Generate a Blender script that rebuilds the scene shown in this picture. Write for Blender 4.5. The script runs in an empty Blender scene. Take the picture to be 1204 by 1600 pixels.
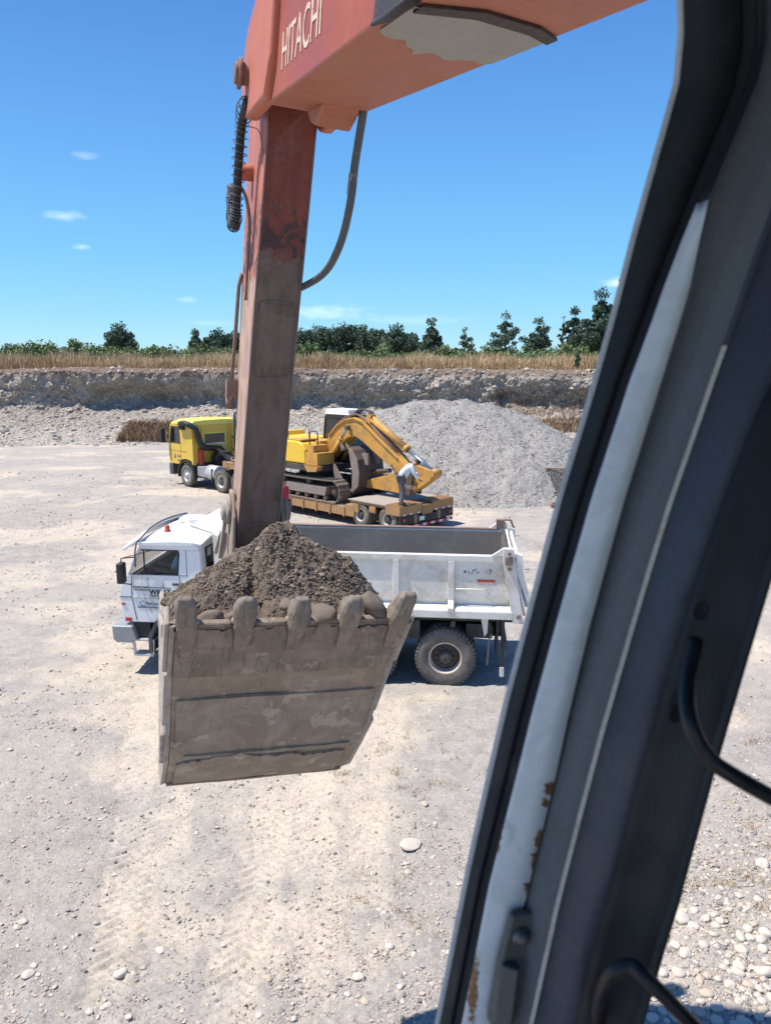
import bpy, bmesh, math, random
import numpy as np
from mathutils import Vector, Matrix, Euler, noise as mnoise
R = math.radians
random.seed(7); rng = np.random.default_rng(11)
sc = bpy.context.scene
C = sc.collection

# ------------------------------------------------------------------ camera
CAM = Vector((0, 0, 5.5)); PITCH = 10.8
cd = bpy.data.cameras.new('camera'); cam = bpy.data.objects.new('camera', cd); C.objects.link(cam)
cam.location = CAM; cam.rotation_euler = (R(90 - PITCH), 0, 0)
cd.sensor_fit = 'VERTICAL'; cd.sensor_height = 24; cd.lens = 18.0
cd.clip_start = 0.02; cd.clip_end = 6000
cd.dof.use_dof = True; cd.dof.focus_distance = 7.5; cd.dof.aperture_fstop = 8.0
sc.camera = cam

# ------------------------------------------------------------------ sky, sun, exposure
SUN_EL = 63.4
sx, sy = -0.50, -0.045
sn = math.hypot(sx, sy); sx /= sn; sy /= sn
SUN = Vector((sx * math.cos(R(SUN_EL)), sy * math.cos(R(SUN_EL)), math.sin(R(SUN_EL))))
world = bpy.data.worlds.new('World'); sc.world = world; world.use_nodes = True
wn = world.node_tree; bg = wn.nodes['Background']
sky = wn.nodes.new('ShaderNodeTexSky'); sky.sky_type = 'NISHITA'; sky.sun_disc = False
sky.sun_elevation = R(SUN_EL); sky.sun_rotation = math.atan2(sx, sy)
sky.air_density = 1.0; sky.dust_density = 0.0; sky.ozone_density = 3.0; sky.altitude = 100
bg.inputs['Strength'].default_value = 0.12
def wnode(t, **k):
    n = wn.nodes.new(t)
    for a, b in k.items(): setattr(n, a, b)
    return n
tc = wnode('ShaderNodeTexCoord')
nz = wnode('ShaderNodeTexNoise'); nz.inputs['Scale'].default_value = 55; nz.inputs['Detail'].default_value = 6
mp = wnode('ShaderNodeMapping'); mp.inputs['Scale'].default_value = (1, 1, 3.2)
wn.links.new(tc.outputs['Generated'], mp.inputs['Vector']); wn.links.new(mp.outputs['Vector'], nz.inputs['Vector'])
def skydir(u, v):
    a = (u - 602) / 1200; b = (800 - v) / 1200; p = R(PITCH)
    return Vector((a, math.cos(p) + b * math.sin(p), -math.sin(p) + b * math.cos(p))).normalized()
acc = None
for (u, v, wx, wz, amt) in [(100, 338, .038, .010, .55), (132, 243, .022, .007, .32), (127, 385, .016, .006, .45), (292, 468, .02, .006, .3),
                       (500, 488, .10, .016, .5), (640, 500, .12, .010, .22), (965, 442, .03, .011, .9), (335, 505, .05, .006, .2)]:
    d = skydir(u, v)
    s1 = wnode('ShaderNodeVectorMath', operation='SUBTRACT'); s1.inputs[1].default_value = d
    s2 = wnode('ShaderNodeVectorMath', operation='MULTIPLY'); s2.inputs[1].default_value = (1 / wx, 1 / wx, 1 / wz)
    s3 = wnode('ShaderNodeVectorMath', operation='LENGTH')
    wn.links.new(tc.outputs['Generated'], s1.inputs[0]); wn.links.new(s1.outputs[0], s2.inputs[0]); wn.links.new(s2.outputs[0], s3.inputs[0])
    a1 = wnode('ShaderNodeMath', operation='MULTIPLY_ADD'); a1.inputs[1].default_value = -1.0; a1.inputs[2].default_value = 0.55
    wn.links.new(s3.outputs['Value'], a1.inputs[0])
    a2 = wnode('ShaderNodeMath', operation='ADD'); wn.links.new(a1.outputs[0], a2.inputs[0]); wn.links.new(nz.outputs['Fac'], a2.inputs[1])
    a3 = wnode('ShaderNodeMapRange'); a3.inputs['From Min'].default_value = .35; a3.inputs['From Max'].default_value = 1.2; a3.inputs['To Max'].default_value = amt * .62
    wn.links.new(a2.outputs[0], a3.inputs['Value'])
    if acc is None: acc = a3.outputs[0]
    else:
        a4 = wnode('ShaderNodeMath', operation='MAXIMUM'); wn.links.new(acc, a4.inputs[0]); wn.links.new(a3.outputs[0], a4.inputs[1]); acc = a4.outputs[0]
hs = wnode('ShaderNodeHueSaturation'); hs.inputs['Saturation'].default_value = 1.12; hs.inputs['Value'].default_value = 1.0
wn.links.new(sky.outputs[0], hs.inputs['Color'])
mx = wnode('ShaderNodeMix', data_type='RGBA'); mx.inputs['B'].default_value = (9.0, 9.3, 9.6, 1)
# the deep clear blue of the day: paler and greener towards the horizon
sep_ = wnode('ShaderNodeSeparateXYZ'); wn.links.new(tc.outputs['Generated'], sep_.inputs[0])
rp = wnode('ShaderNodeValToRGB'); wn.links.new(sep_.outputs[2], rp.inputs[0]); el_ = rp.color_ramp.elements
for i, (p_, c_) in enumerate([(0.0, (2.4, 4.4, 5.3)), (.05, (1.6, 3.85, 5.4)), (.12, (1.1, 3.25, 5.5)), (.26, (.70, 2.25, 4.95)), (.42, (.42, 1.35, 3.9)), (1.0, (.25, .8, 2.6))]):
    e_ = el_[i] if i < 2 else el_.new(p_)
    e_.position = p_; e_.color = (*[q / 6 for q in c_], 1)
vm_ = wnode('ShaderNodeVectorMath', operation='SCALE'); vm_.inputs['Scale'].default_value = 6; wn.links.new(rp.outputs[0], vm_.inputs[0])
mb_ = wnode('ShaderNodeMix', data_type='RGBA'); mb_.inputs['Factor'].default_value = .85; wn.links.new(hs.outputs[0], mb_.inputs['A']); wn.links.new(vm_.outputs[0], mb_.inputs['B'])
wn.links.new(acc, mx.inputs['Factor']); wn.links.new(mb_.outputs['Result'], mx.inputs['A']); wn.links.new(mx.outputs['Result'], bg.inputs['Color'])

sd = bpy.data.lights.new('sun', 'SUN'); sun = bpy.data.objects.new('sun', sd); C.objects.link(sun)
sd.energy = 4.6; sd.angle = R(0.53); sd.color = (1.0, 0.94, 0.86)
sun.rotation_euler = SUN.to_track_quat('Z', 'Y').to_euler()
sc.view_settings.view_transform = 'Standard'; sc.view_settings.look = 'None'
sc.view_settings.exposure = 0.62; sc.view_settings.gamma = 1.0
sc.cycles.max_bounces = 6; sc.cycles.use_denoising = True

# ------------------------------------------------------------------ helpers
def gp(u, v, z=0.0):
    """where the sight line through photo point (u, v) meets height z"""
    a = (u - 602) / 1200; b = (800 - v) / 1200; p = R(PITCH)
    d = Vector((a, math.cos(p) + b * math.sin(p), -math.sin(p) + b * math.cos(p)))
    return CAM + d * ((z - CAM.z) / d.z)
def at(u, v, Y):
    a = (u - 602) / 1200; b = (800 - v) / 1200; p = R(PITCH)
    d = Vector((a, math.cos(p) + b * math.sin(p), -math.sin(p) + b * math.cos(p)))
    return CAM + d * (Y / d.y)

class MB:
    def __init__(s): s.v = []; s.f = []; s.sm = []; s.mi = []; s.m = 0; s.T = None
    def add(s, vs, fs, smooth=False):
        b = len(s.v)
        for v in vs:
            v = Vector(v)
            s.v.append(tuple(s.T @ v) if s.T else tuple(v))
        for f in fs: s.f.append([i + b for i in f]); s.sm.append(smooth); s.mi.append(s.m)
        return s
    def box(s, x0, x1, y0, y1, z0, z1):
        if x0 > x1: x0, x1 = x1, x0
        if y0 > y1: y0, y1 = y1, y0
        if z0 > z1: z0, z1 = z1, z0
        return s.add([(x0, y0, z0), (x1, y0, z0), (x1, y1, z0), (x0, y1, z0), (x0, y0, z1), (x1, y0, z1), (x1, y1, z1), (x0, y1, z1)],
              [(0, 3, 2, 1), (4, 5, 6, 7), (0, 1, 5, 4), (1, 2, 6, 5), (2, 3, 7, 6), (3, 0, 4, 7)])
    def beam(s, p0, p1, w, h, up=(0, 0, 1)):
        p0 = Vector(p0); p1 = Vector(p1); d = (p1 - p0).normalized(); u = Vector(up)
        r = d.cross(u)
        if r.length < 1e-4: r = d.cross(Vector((1, 0, 0)))
        r.normalize(); u = r.cross(d)
        vs = [p + r * a * w / 2 + u * b * h / 2 for p in (p0, p1) for a, b in ((-1, -1), (1, -1), (1, 1), (-1, 1))]
        return s.add(vs, [(0, 1, 2, 3), (7, 6, 5, 4), (0, 4, 5, 1), (1, 5, 6, 2), (2, 6, 7, 3), (3, 7, 4, 0)])
    def prism(s, poly, a, b, axis='y', caps=True):
        """polygon in the plane square to axis, pushed from a to b. 'y': poly is (x,z); 'x': (y,z); 'z': (x,y)"""
        def P(q, t): return {'y': (q[0], t, q[1]), 'x': (t, q[0], q[1]), 'z': (q[0], q[1], t)}[axis]
        n = len(poly); ar = sum(poly[i][0] * poly[(i + 1) % n][1] - poly[(i + 1) % n][0] * poly[i][1] for i in range(n))
        poly = list(poly) if ar > 0 else list(poly)[::-1]
        if axis == 'y': poly = poly[::-1]
        if a > b: a, b = b, a
        vs = [P(q, a) for q in poly] + [P(q, b) for q in poly]
        fs = [(i, (i + 1) % n, n + (i + 1) % n, n + i) for i in range(n)]
        if caps: fs += [tuple(range(n))[::-1], tuple(range(n, 2 * n))]
        return s.add(vs, fs)
    def ring_loft(s, rings, smooth=True, cap=True, closed=True):
        n = len(rings[0]); vs = [p for r in rings for p in r]; fs = []
        for k in range(len(rings) - 1):
            for i in range(n if closed else n - 1):
                j = (i + 1) % n; fs.append((k * n + i, k * n + j, (k + 1) * n + j, (k + 1) * n + i))
        s.add(vs, fs, smooth)
        if cap and closed:
            s.add(rings[0], [tuple(range(n))[::-1]]); s.add(rings[-1], [tuple(range(n))])
        return s
    def tube(s, pts, r, n=8, smooth=True, cap=True):
        pts = [Vector(p) for p in pts]; rs = r if isinstance(r, (list, tuple)) else [r] * len(pts)
        rings = []; pu = None
        for i, p in enumerate(pts):
            d = (pts[min(i + 1, len(pts) - 1)] - pts[max(i - 1, 0)]).normalized()
            if pu is None:
                pu = Vector((0, 0, 1)) if abs(d.z) < .9 else Vector((1, 0, 0))
            a = d.cross(pu).normalized(); pu = a.cross(d).normalized()
            rings.append([p + (a * math.cos(t) + pu * math.sin(t)) * rs[i] for t in [2 * math.pi * k / n for k in range(n)]])
        return s.ring_loft(rings, smooth, cap)
    def cyl(s, p0, p1, r0, r1=None, n=16): return s.tube([p0, p1], [r0, r0 if r1 is None else r1], n)
    def lathe(s, prof, c=(0, 0, 0), axis=(0, 1, 0), n=32, smooth=True):
        """prof: (radius, offset along axis)"""
        ax = Vector(axis).normalized(); a = ax.orthogonal().normalized(); b = ax.cross(a); c = Vector(c)
        rings = [[c + ax * h + (a * math.cos(t) + b * math.sin(t)) * r for t in [2 * math.pi * k / n for k in range(n)]] for r, h in prof]
        s.ring_loft(rings, smooth, False)
        if prof[0][0] < .06: s.add(rings[0], [tuple(range(n))[::-1]])
        if prof[-1][0] < .06: s.add(rings[-1], [tuple(range(n))])
        return s
    def build(s, name, mats, parent=None, bevel=0, seg=2, label=None, fix=True):
        me = bpy.data.meshes.new(name); me.from_pydata(s.v, [], s.f)
        if not isinstance(mats, (list, tuple)): mats = [mats]
        for m in mats: me.materials.append(m)
        me.polygons.foreach_set('use_smooth', s.sm); me.polygons.foreach_set('material_index', s.mi)
        if fix:
            bm = bmesh.new(); bm.from_mesh(me); bmesh.ops.remove_doubles(bm, verts=bm.verts, dist=1e-5)
            bmesh.ops.recalc_face_normals(bm, faces=bm.faces); bm.to_mesh(me); bm.free()
        me.update()
        o = bpy.data.objects.new(name, me); C.objects.link(o)
        if parent: o.parent = parent
        if bevel:
            m = o.modifiers.new('bevel', 'BEVEL'); m.width = bevel; m.segments = seg; m.limit_method = 'ANGLE'; m.angle_limit = R(35)
        if label: o['label'] = label
        return o

def npmesh(name, V, F, mats, parent=None, smooth=False, mi=None, attrs=None):
    V = np.asarray(V, dtype=np.float32); F = np.asarray(F, dtype=np.int32)
    me = bpy.data.meshes.new(name); k = F.shape[1]
    me.vertices.add(len(V)); me.vertices.foreach_set('co', V.ravel())
    me.loops.add(F.size); me.loops.foreach_set('vertex_index', F.ravel())
    me.polygons.add(len(F)); me.polygons.foreach_set('loop_start', np.arange(0, F.size, k, dtype=np.int32))
    me.polygons.foreach_set('loop_total', np.full(len(F), k, dtype=np.int32))
    me.polygons.foreach_set('use_smooth', np.full(len(F), smooth))
    if not isinstance(mats, (list, tuple)): mats = [mats]
    for m in mats: me.materials.append(m)
    if mi is not None: me.polygons.foreach_set('material_index', np.asarray(mi, dtype=np.int32))
    if attrs:
        for an, av in attrs.items():
            at_ = me.attributes.new(an, 'FLOAT', 'POINT'); at_.data.foreach_set('value', np.asarray(av, dtype=np.float32))
    me.update(calc_edges=True); me.validate()
    o = bpy.data.objects.new(name, me); C.objects.link(o)
    if parent: o.parent = parent
    return o
def tag(o, label=None, cat=None, group=None, kind=None):
    if label: o['label'] = label
    if cat: o['category'] = cat
    if group: o['group'] = group
    if kind: o['kind'] = kind
    return o
def empty(name, loc=(0, 0, 0), rz=0, label=None, cat=None, group=None):
    o = bpy.data.objects.new(name, None); C.objects.link(o); o.location = loc; o.rotation_euler = (0, 0, rz); o.empty_display_size = .3
    return tag(o, label, cat, group)
def copy_tree(o, parent=None):
    c = o.copy(); C.objects.link(c); c.parent = parent
    for ch in list(o.children): copy_tree(ch, c)
    return c
def text(name, s, size, mat, parent, M, ext=.002, label=None, sx=1.0, bold=0):
    cu = bpy.data.curves.new(name, 'FONT'); cu.body = s; cu.size = size; cu.extrude = ext; cu.align_x = 'LEFT'; cu.offset = bold
    t = bpy.data.objects.new('tmp_text', cu); C.objects.link(t); bpy.context.view_layer.update()
    me = bpy.data.meshes.new_from_object(t.evaluated_get(bpy.context.evaluated_depsgraph_get()))
    bpy.data.objects.remove(t); me.materials.clear(); me.materials.append(mat)
    me.transform(M @ Matrix.Diagonal((sx, 1, 1, 1)))
    o = bpy.data.objects.new(name, me); C.objects.link(o); o.parent = parent
    if label: o['label'] = label
    return o

# vectorised value noise
def _h(ix, iy, iz, seed):
    n = (ix * 374761393 + iy * 668265263 + iz * 2147483647 + seed * 974711) & 0xffffffff
    n = ((n ^ (n >> 13)) * 1274126177) & 0xffffffff
    n = n ^ (n >> 16)
    return (n & 0xffffff) / float(0xffffff)
def vnoise(x, y, z=0.0, seed=0):
    x = np.asarray(x, float); y = np.asarray(y, float); z = np.zeros_like(x) + z
    ix = np.floor(x).astype(np.int64); iy = np.floor(y).astype(np.int64); iz = np.floor(z).astype(np.int64)
    fx = x - ix; fy = y - iy; fz = z - iz
    fx = fx * fx * (3 - 2 * fx); fy = fy * fy * (3 - 2 * fy); fz = fz * fz * (3 - 2 * fz)
    r = 0
    for dx in (0, 1):
        for dy in (0, 1):
            for dz in (0, 1):
                w = (fx if dx else 1 - fx) * (fy if dy else 1 - fy) * (fz if dz else 1 - fz)
                r = r + w * _h(ix + dx, iy + dy, iz + dz, seed)
    return r * 2 - 1
def fbm(x, y, z=0.0, oct=4, seed=0, gain=.5):
    a = 1; r = 0; s = 0; f = 1.0
    for k in range(oct):
        r = r + a * vnoise(np.asarray(x) * f, np.asarray(y) * f, np.asarray(z) * f, seed + k * 17); s += a; a *= gain; f *= 2.03
    return r / s
def sstep(a, b, x):
    t = np.clip((np.asarray(x, float) - a) / (b - a), 0, 1); return t * t * (3 - 2 * t)

# ------------------------------------------------------------------ materials
def newmat(name):
    m = bpy.data.materials.new(name); m.use_nodes = True; nt = m.node_tree
    return m, nt, nt.nodes['Principled BSDF']
class NB:
    def __init__(s, nt): s.nt = nt
    def n(s, t, **k):
        q = s.nt.nodes.new(t)
        for a, b in k.items(): setattr(q, a, b)
        return q
    def l(s, a, b): s.nt.links.new(a, b)
    def noise(s, vec, scale, detail=5, rough=.6, dist=0):
        q = s.n('ShaderNodeTexNoise'); q.inputs['Scale'].default_value = scale; q.inputs['Detail'].default_value = detail
        q.inputs['Roughness'].default_value = rough; q.inputs['Distortion'].default_value = dist
        if vec is not None: s.l(vec, q.inputs['Vector'])
        return q.outputs['Fac']
    def ramp(s, fac, a, b, lo=0., hi=1.):
        q = s.n('ShaderNodeMapRange'); q.interpolation_type = 'SMOOTHSTEP'
        for k, v in (('From Min', a), ('From Max', b), ('To Min', lo), ('To Max', hi)): q.inputs[k].default_value = v
        s.l(fac, q.inputs['Value']); return q.outputs[0]
    def mix(s, fac, a, b):
        q = s.n('ShaderNodeMix', data_type='RGBA')
        for k, v in (('Factor', fac), ('A', a), ('B', b)):
            if isinstance(v, (int, float)): q.inputs[k].default_value = v
            elif isinstance(v, tuple): q.inputs[k].default_value = (*v[:3], 1)
            else: s.l(v, q.inputs[k])
        return q.outputs['Result']
    def math(s, op, a, b=None):
        q = s.n('ShaderNodeMath', operation=op)
        for i, v in enumerate((a, b)):
            if v is None: continue
            if isinstance(v, (int, float)): q.inputs[i].default_value = v
            else: s.l(v, q.inputs[i])
        return q.outputs[0]
    def bump(s, h, strength, dist, bsdf, prev=None):
        q = s.n('ShaderNodeBump'); q.inputs['Strength'].default_value = strength; q.inputs['Distance'].default_value = dist
        s.l(h, q.inputs['Height'])
        if prev is not None: s.l(prev, q.inputs['Normal'])
        s.l(q.outputs[0], bsdf.inputs['Normal']); return q.outputs[0]
def mat(name, col, rough=.5, metal=0., var=.12, dirt=(.22, .19, .16), da=.35, ds=3., bump=.1, fine=40., chips=None, ca=.0, spec=.5, dz=None):
    """paint or metal with tone variation, soft dirt patches, small chips and a fine bump"""
    m, nt, b = newmat(name); q = NB(nt)
    co = q.n('ShaderNodeTexCoord').outputs['Object']
    n1 = q.noise(co, ds, 6, .65, .4); n2 = q.noise(co, fine, 5, .7); n3 = q.noise(co, ds * 5, 6, .7, .8)
    dark = tuple(c * (1 - var) for c in col); lite = tuple(min(1, c * (1 + var)) for c in col)
    c = q.mix(q.ramp(n2, .3, .7), dark, lite)
    dm = q.math('MULTIPLY', q.ramp(q.math('ADD', q.math('MULTIPLY', n1, .65), q.math('MULTIPLY', n3, .35)), .62 - .35 * da, .72), min(1, .45 + da * .6))
    if dz is not None:      # splashed dirt getting thicker towards the ground
        sep = q.n('ShaderNodeSeparateXYZ'); q.l(co, sep.inputs[0])
        dm = q.math('MAXIMUM', dm, q.math('MULTIPLY', q.ramp(q.math('ADD', sep.outputs[2], q.math('MULTIPLY', n3, dz * .8)), dz * 1.35, dz * .35), .75))
    c = q.mix(dm, c, dirt)
    if chips:
        cm = q.ramp(q.noise(co, ds * 9, 7, .75, 1.2), .72 - ca * .25, .74 - ca * .25 + .02)
        c = q.mix(cm, c, chips)
    q.l(c, b.inputs['Base Color'])
    q.l(q.ramp(n1, .35, .75, rough, min(1, rough + .3)), b.inputs['Roughness'])
    b.inputs['Metallic'].default_value = metal; b.inputs['Specular IOR Level'].default_value = spec
    if bump: q.bump(n2, bump, .01, b)
    return m
def glass(name, col=(.02, .03, .035), alpha=.55, rough=.05):
    m, nt, b = newmat(name)
    b.inputs['Base Color'].default_value = (*col, 1); b.inputs['Roughness'].default_value = rough
    b.inputs['Alpha'].default_value = alpha; b.inputs['Specular IOR Level'].default_value = .9
    return m
def plain(name, col, rough=.6, emit=None):
    return mat(name, col, rough, var=.08, da=.1, bump=.05)

M = {}
M['white'] = mat('white_paint', (.78, .79, .80), .35, var=.04, dirt=(.45, .40, .34), da=.12, ds=1.5, bump=.03, chips=(.30, .25, .2), ca=.02, dz=.9)
M['bodywhite'] = mat('tipper_white', (.76, .74, .69), .5, var=.08, dirt=(.46, .39, .30), da=.62, ds=2.2, bump=.12, chips=(.20, .13, .09), ca=.22)
M['bodyin'] = mat('tipper_steel', (.20, .185, .165), .6, var=.15, dirt=(.33, .30, .26), da=.5, ds=1.6, bump=.2, chips=(.12, .08, .06), ca=.12)
M['rustrail'] = mat('rusty_rail', (.22, .14, .11), .7, dirt=(.35, .30, .26), da=.4)
M['chassis'] = mat('chassis', (.035, .033, .032), .7, dirt=(.16, .14, .12), da=.55)
M['black'] = mat('black_plastic', (.022, .023, .025), .5, dirt=(.12, .11, .10), da=.2)
M['darkgrey'] = mat('dark_grey', (.075, .08, .085), .5, dirt=(.2, .18, .16), da=.3)
M['silver'] = mat('grey_bumper', (.30, .31, .32), .4, metal=.2, dirt=(.35, .31, .27), da=.35)
M['alum'] = mat('aluminium', (.55, .56, .57), .38, metal=.5, dirt=(.36, .33, .29), da=.35)
M['tyre'] = mat('tyre_rubber', (.085, .078, .072), .9, var=.2, dirt=(.25, .215, .18), da=.85, ds=4, bump=.3)
M['rimtan'] = mat('dusty_rim', (.52, .43, .36), .6, dirt=(.28, .22, .18), da=.3)
M['rimdark'] = mat('dark_rim', (.07, .06, .055), .7, dirt=(.17, .14, .12), da=.5)
M['rimwhite'] = mat('pale_rim', (.55, .53, .50), .45, dirt=(.25, .22, .2), da=.35)
M['yellow'] = mat('truck_yellow', (.66, .45, .07), .35, var=.06, dirt=(.32, .24, .12), da=.3, ds=2, bump=.04, chips=(.25, .15, .05), ca=.03)
M['yroof'] = mat('truck_roof_yellow', (.80, .68, .13), .45, var=.05, dirt=(.5, .44, .25), da=.3)
M['orange'] = mat('trailer_orange', (.42, .215, .07), .65, var=.15, dirt=(.24, .18, .13), da=.8, ds=3, bump=.2, chips=(.12, .07, .04), ca=.35)
M['exyel'] = mat('digger_yellow', (.58, .30, .055), .5, var=.12, dirt=(.24, .155, .09), da=.6, ds=2.2, bump=.08, chips=(.14, .09, .05), ca=.14)
M['exbright'] = mat('digger_bright_yellow', (.76, .49, .045), .35, var=.04, dirt=(.4, .28, .1), da=.15)
M['wood'] = mat('deck_boards', (.33, .29, .25), .8, var=.2, dirt=(.2, .18, .15), da=.4, ds=4, bump=.3)
M['bktbrown'] = mat('bucket_brown', (.085, .062, .05), .75, var=.2, dirt=(.17, .135, .11), da=.5, ds=3, bump=.35)
M['bktgrey'] = mat('bucket_worn', (.24, .20, .17), .7, var=.18, dirt=(.13, .10, .085), da=.5, ds=4, bump=.3)
M['track'] = mat('track_steel', (.20, .155, .12), .65, var=.25, dirt=(.10, .08, .065), da=.5, ds=6, bump=.3)
M['chrome'] = mat('hydraulic_rod', (.33, .42, .52), .2, metal=.85, var=.05, dirt=(.2, .2, .2), da=.1)
M['red'] = mat('red_paint', (.42, .03, .03), .45, dirt=(.3, .15, .12), da=.2)
M['lampred'] = mat('red_lens', (.45, .05, .03), .25, da=.1)
M['reflwhite'] = plain('white_reflector', (.75, .74, .72), .3)
M['glass'] = glass('cab_glass', (.03, .05, .055), .22)
M['glassdark'] = glass('dark_glass', (.012, .016, .02), .96)
M['seat'] = plain('seat_cloth', (.05, .05, .055), .9)
M['ink'] = plain('black_lettering', (.02, .02, .025), .6)
M['bluegrey'] = plain('blue_grey_lettering', (.16, .22, .30), .6)
M['cable'] = mat('cable', (.12, .12, .12), .5, da=.4)
M['skin'] = plain('skin', (.36, .19, .12), .55)
M['shirtlight'] = mat('pale_blue_shirt', (.62, .72, .78), .9, var=.08, dirt=(.35, .38, .4), da=.3, bump=.15)
M['shirtblue'] = mat('sky_blue_shirt', (.25, .62, .80), .9, var=.06, da=.05)
M['shirtred'] = mat('red_shirt', (.42, .035, .06), .9, da=.1)
M['jeans'] = mat('dark_jeans', (.065, .075, .095), .9, var=.3, dirt=(.24, .22, .2), da=.55, ds=9)
M['hair'] = plain('dark_hair', (.02, .017, .015), .8)

# ------------------------------------------------------------------ ground
WHEEL_X, WHEEL_Y = 1.15, 13.7
def track_mask(x, y):
    """tread marks: returns (rut mask, chevron height)"""
    m = np.zeros_like(x); ch = np.zeros_like(x)
    for (x0, x1, y0, y1, w, ph) in [(-2.25, -4.15, 4.5, 13.2, .26, 0), (-1.78, -3.5, 4.5, 13.0, .26, .3), (-1.15, -1.75, 4.5, 12.0, .24, .6), (-.62, -1.0, 4.5, 12.0, .22, .2),
                                    (-.2, .0, 7.0, 12.2, .2, .4), (1.3, 9.0, 17.0, 14.0, .3, .1), (2.0, 10., 19.0, 16.6, .3, .5)]:
        if abs(x1 - x0) < abs(y1 - y0) * 1.2:
            t = (y - y0) / (y1 - y0); xc = x0 + (x1 - x0) * t + .12 * np.sin(t * 5 + ph * 7); d = x - xc; s = y
        else:
            t = (x - x0) / (x1 - x0); yc = y0 + (y1 - y0) * t + .1 * np.sin(t * 5 + ph); d = y - yc; s = x
        inside = sstep(w * 1.35, w * .85, np.abs(d) + .10 * vnoise(x * 3, y * 3, seed=93)) * sstep(-.02, .04, t) * sstep(1.02, .9, t)
        c = np.sin((s + np.abs(d) * .55) * 2 * np.pi / .135)
        c = np.clip(c * 2.2, -1, 1) * (np.abs(np.abs(d) - w * .55) < w * .36)
        fade = .4 + .6 * sstep(-.35, .35, fbm(x * .7 + ph * 10, y * .7, oct=2, seed=91))
        m = np.maximum(m, inside * fade); ch = ch + inside * c * fade
    return m, ch
def gh(x, y):
    x = np.asarray(x, float); y = np.asarray(y, float)
    r = .05 * fbm(x * .22, y * .22, oct=3, seed=3) + .035 * fbm(x * .9, y * .9, oct=3, seed=5)
    return r * sstep(3, 6, y) - .01
def ground_z(x, y):
    m, ch = track_mask(np.array([x]), np.array([y])); return float(gh(x, y) - m[0] * .022)

def ground_material():
    m, nt, b = newmat('pit_gravel'); q = NB(nt)
    co = q.n('ShaderNodeTexCoord').outputs['Object']
    at_ = q.n('ShaderNodeAttribute', attribute_name='rut').outputs['Fac']
    sa = q.n('ShaderNodeAttribute', attribute_name='sand').outputs['Fac']
    big = q.noise(co, .35, 5, .6, .5); mid = q.noise(co, 2.6, 6, .7, .6); fin = q.noise(co, 26, 6, .75); vf = q.noise(co, 95, 4, .7)
    v = q.n('ShaderNodeTexVoronoi'); v.inputs['Scale'].default_value = 17; v.inputs['Randomness'].default_value = 1; q.l(co, v.inputs['Vector'])
    v2 = q.n('ShaderNodeTexVoronoi'); v2.inputs['Scale'].default_value = 46; q.l(co, v2.inputs['Vector'])
    c = q.mix(q.ramp(mid, .3, .72), (.285, .263, .238), (.43, .398, .36))
    c = q.mix(q.math('MULTIPLY', q.ramp(big, .42, .62), .55), c, (.45, .40, .335))
    c = q.mix(q.math('MULTIPLY', sa, q.ramp(mid, .35, .6, .45, .95)), c, (.58, .495, .395))
    c = q.mix(q.math('MULTIPLY', at_, q.ramp(q.noise(co, 1.4, 6, .7, .8), .38, .6, .25, .95)), c, (.63, .545, .44))
    # single pebbles in the surface, each its own grey
    sep = q.n('ShaderNodeSeparateColor'); q.l(v.outputs['Color'], sep.inputs[0])
    peb = q.mix(sep.outputs[0], (.27, .255, .24), (.66, .61, .55))
    pm = q.math('MULTIPLY', q.ramp(v.outputs['Distance'], .36, .26), q.ramp(sep.outputs[1], .55, .6))
    pm = q.math('MULTIPLY', pm, q.ramp(mid, .38, .62, .1, .8))
    c = q.mix(pm, c, peb)
    sep2 = q.n('ShaderNodeSeparateColor'); q.l(v2.outputs['Color'], sep2.inputs[0])
    peb2 = q.mix(sep2.outputs[0], (.28, .26, .24), (.64, .58, .51))
    c = q.mix(q.math('MULTIPLY', q.ramp(v2.outputs['Distance'], .45, .3), .45), c, peb2)
    c = q.mix(q.ramp(fin, .51, .37, 0, .45), c, (.20, .175, .15)); c = q.mix(q.ramp(vf, .60, .72, 0, .5), c, (.72, .67, .60))  # low grain darkened: small shadows between stones painted into the colour
    q.l(c, b.inputs['Base Color']); b.inputs['Roughness'].default_value = .95; b.inputs['Specular IOR Level'].default_value = .15
    h = q.math('ADD', q.math('MULTIPLY', fin, 1.0), q.math('MULTIPLY', vf, .45))
    h = q.math('ADD', h, q.math('MULTIPLY', pm, .35))
    n1 = q.bump(h, .7, .035, b)
    return m
M['ground'] = ground_material()
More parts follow.
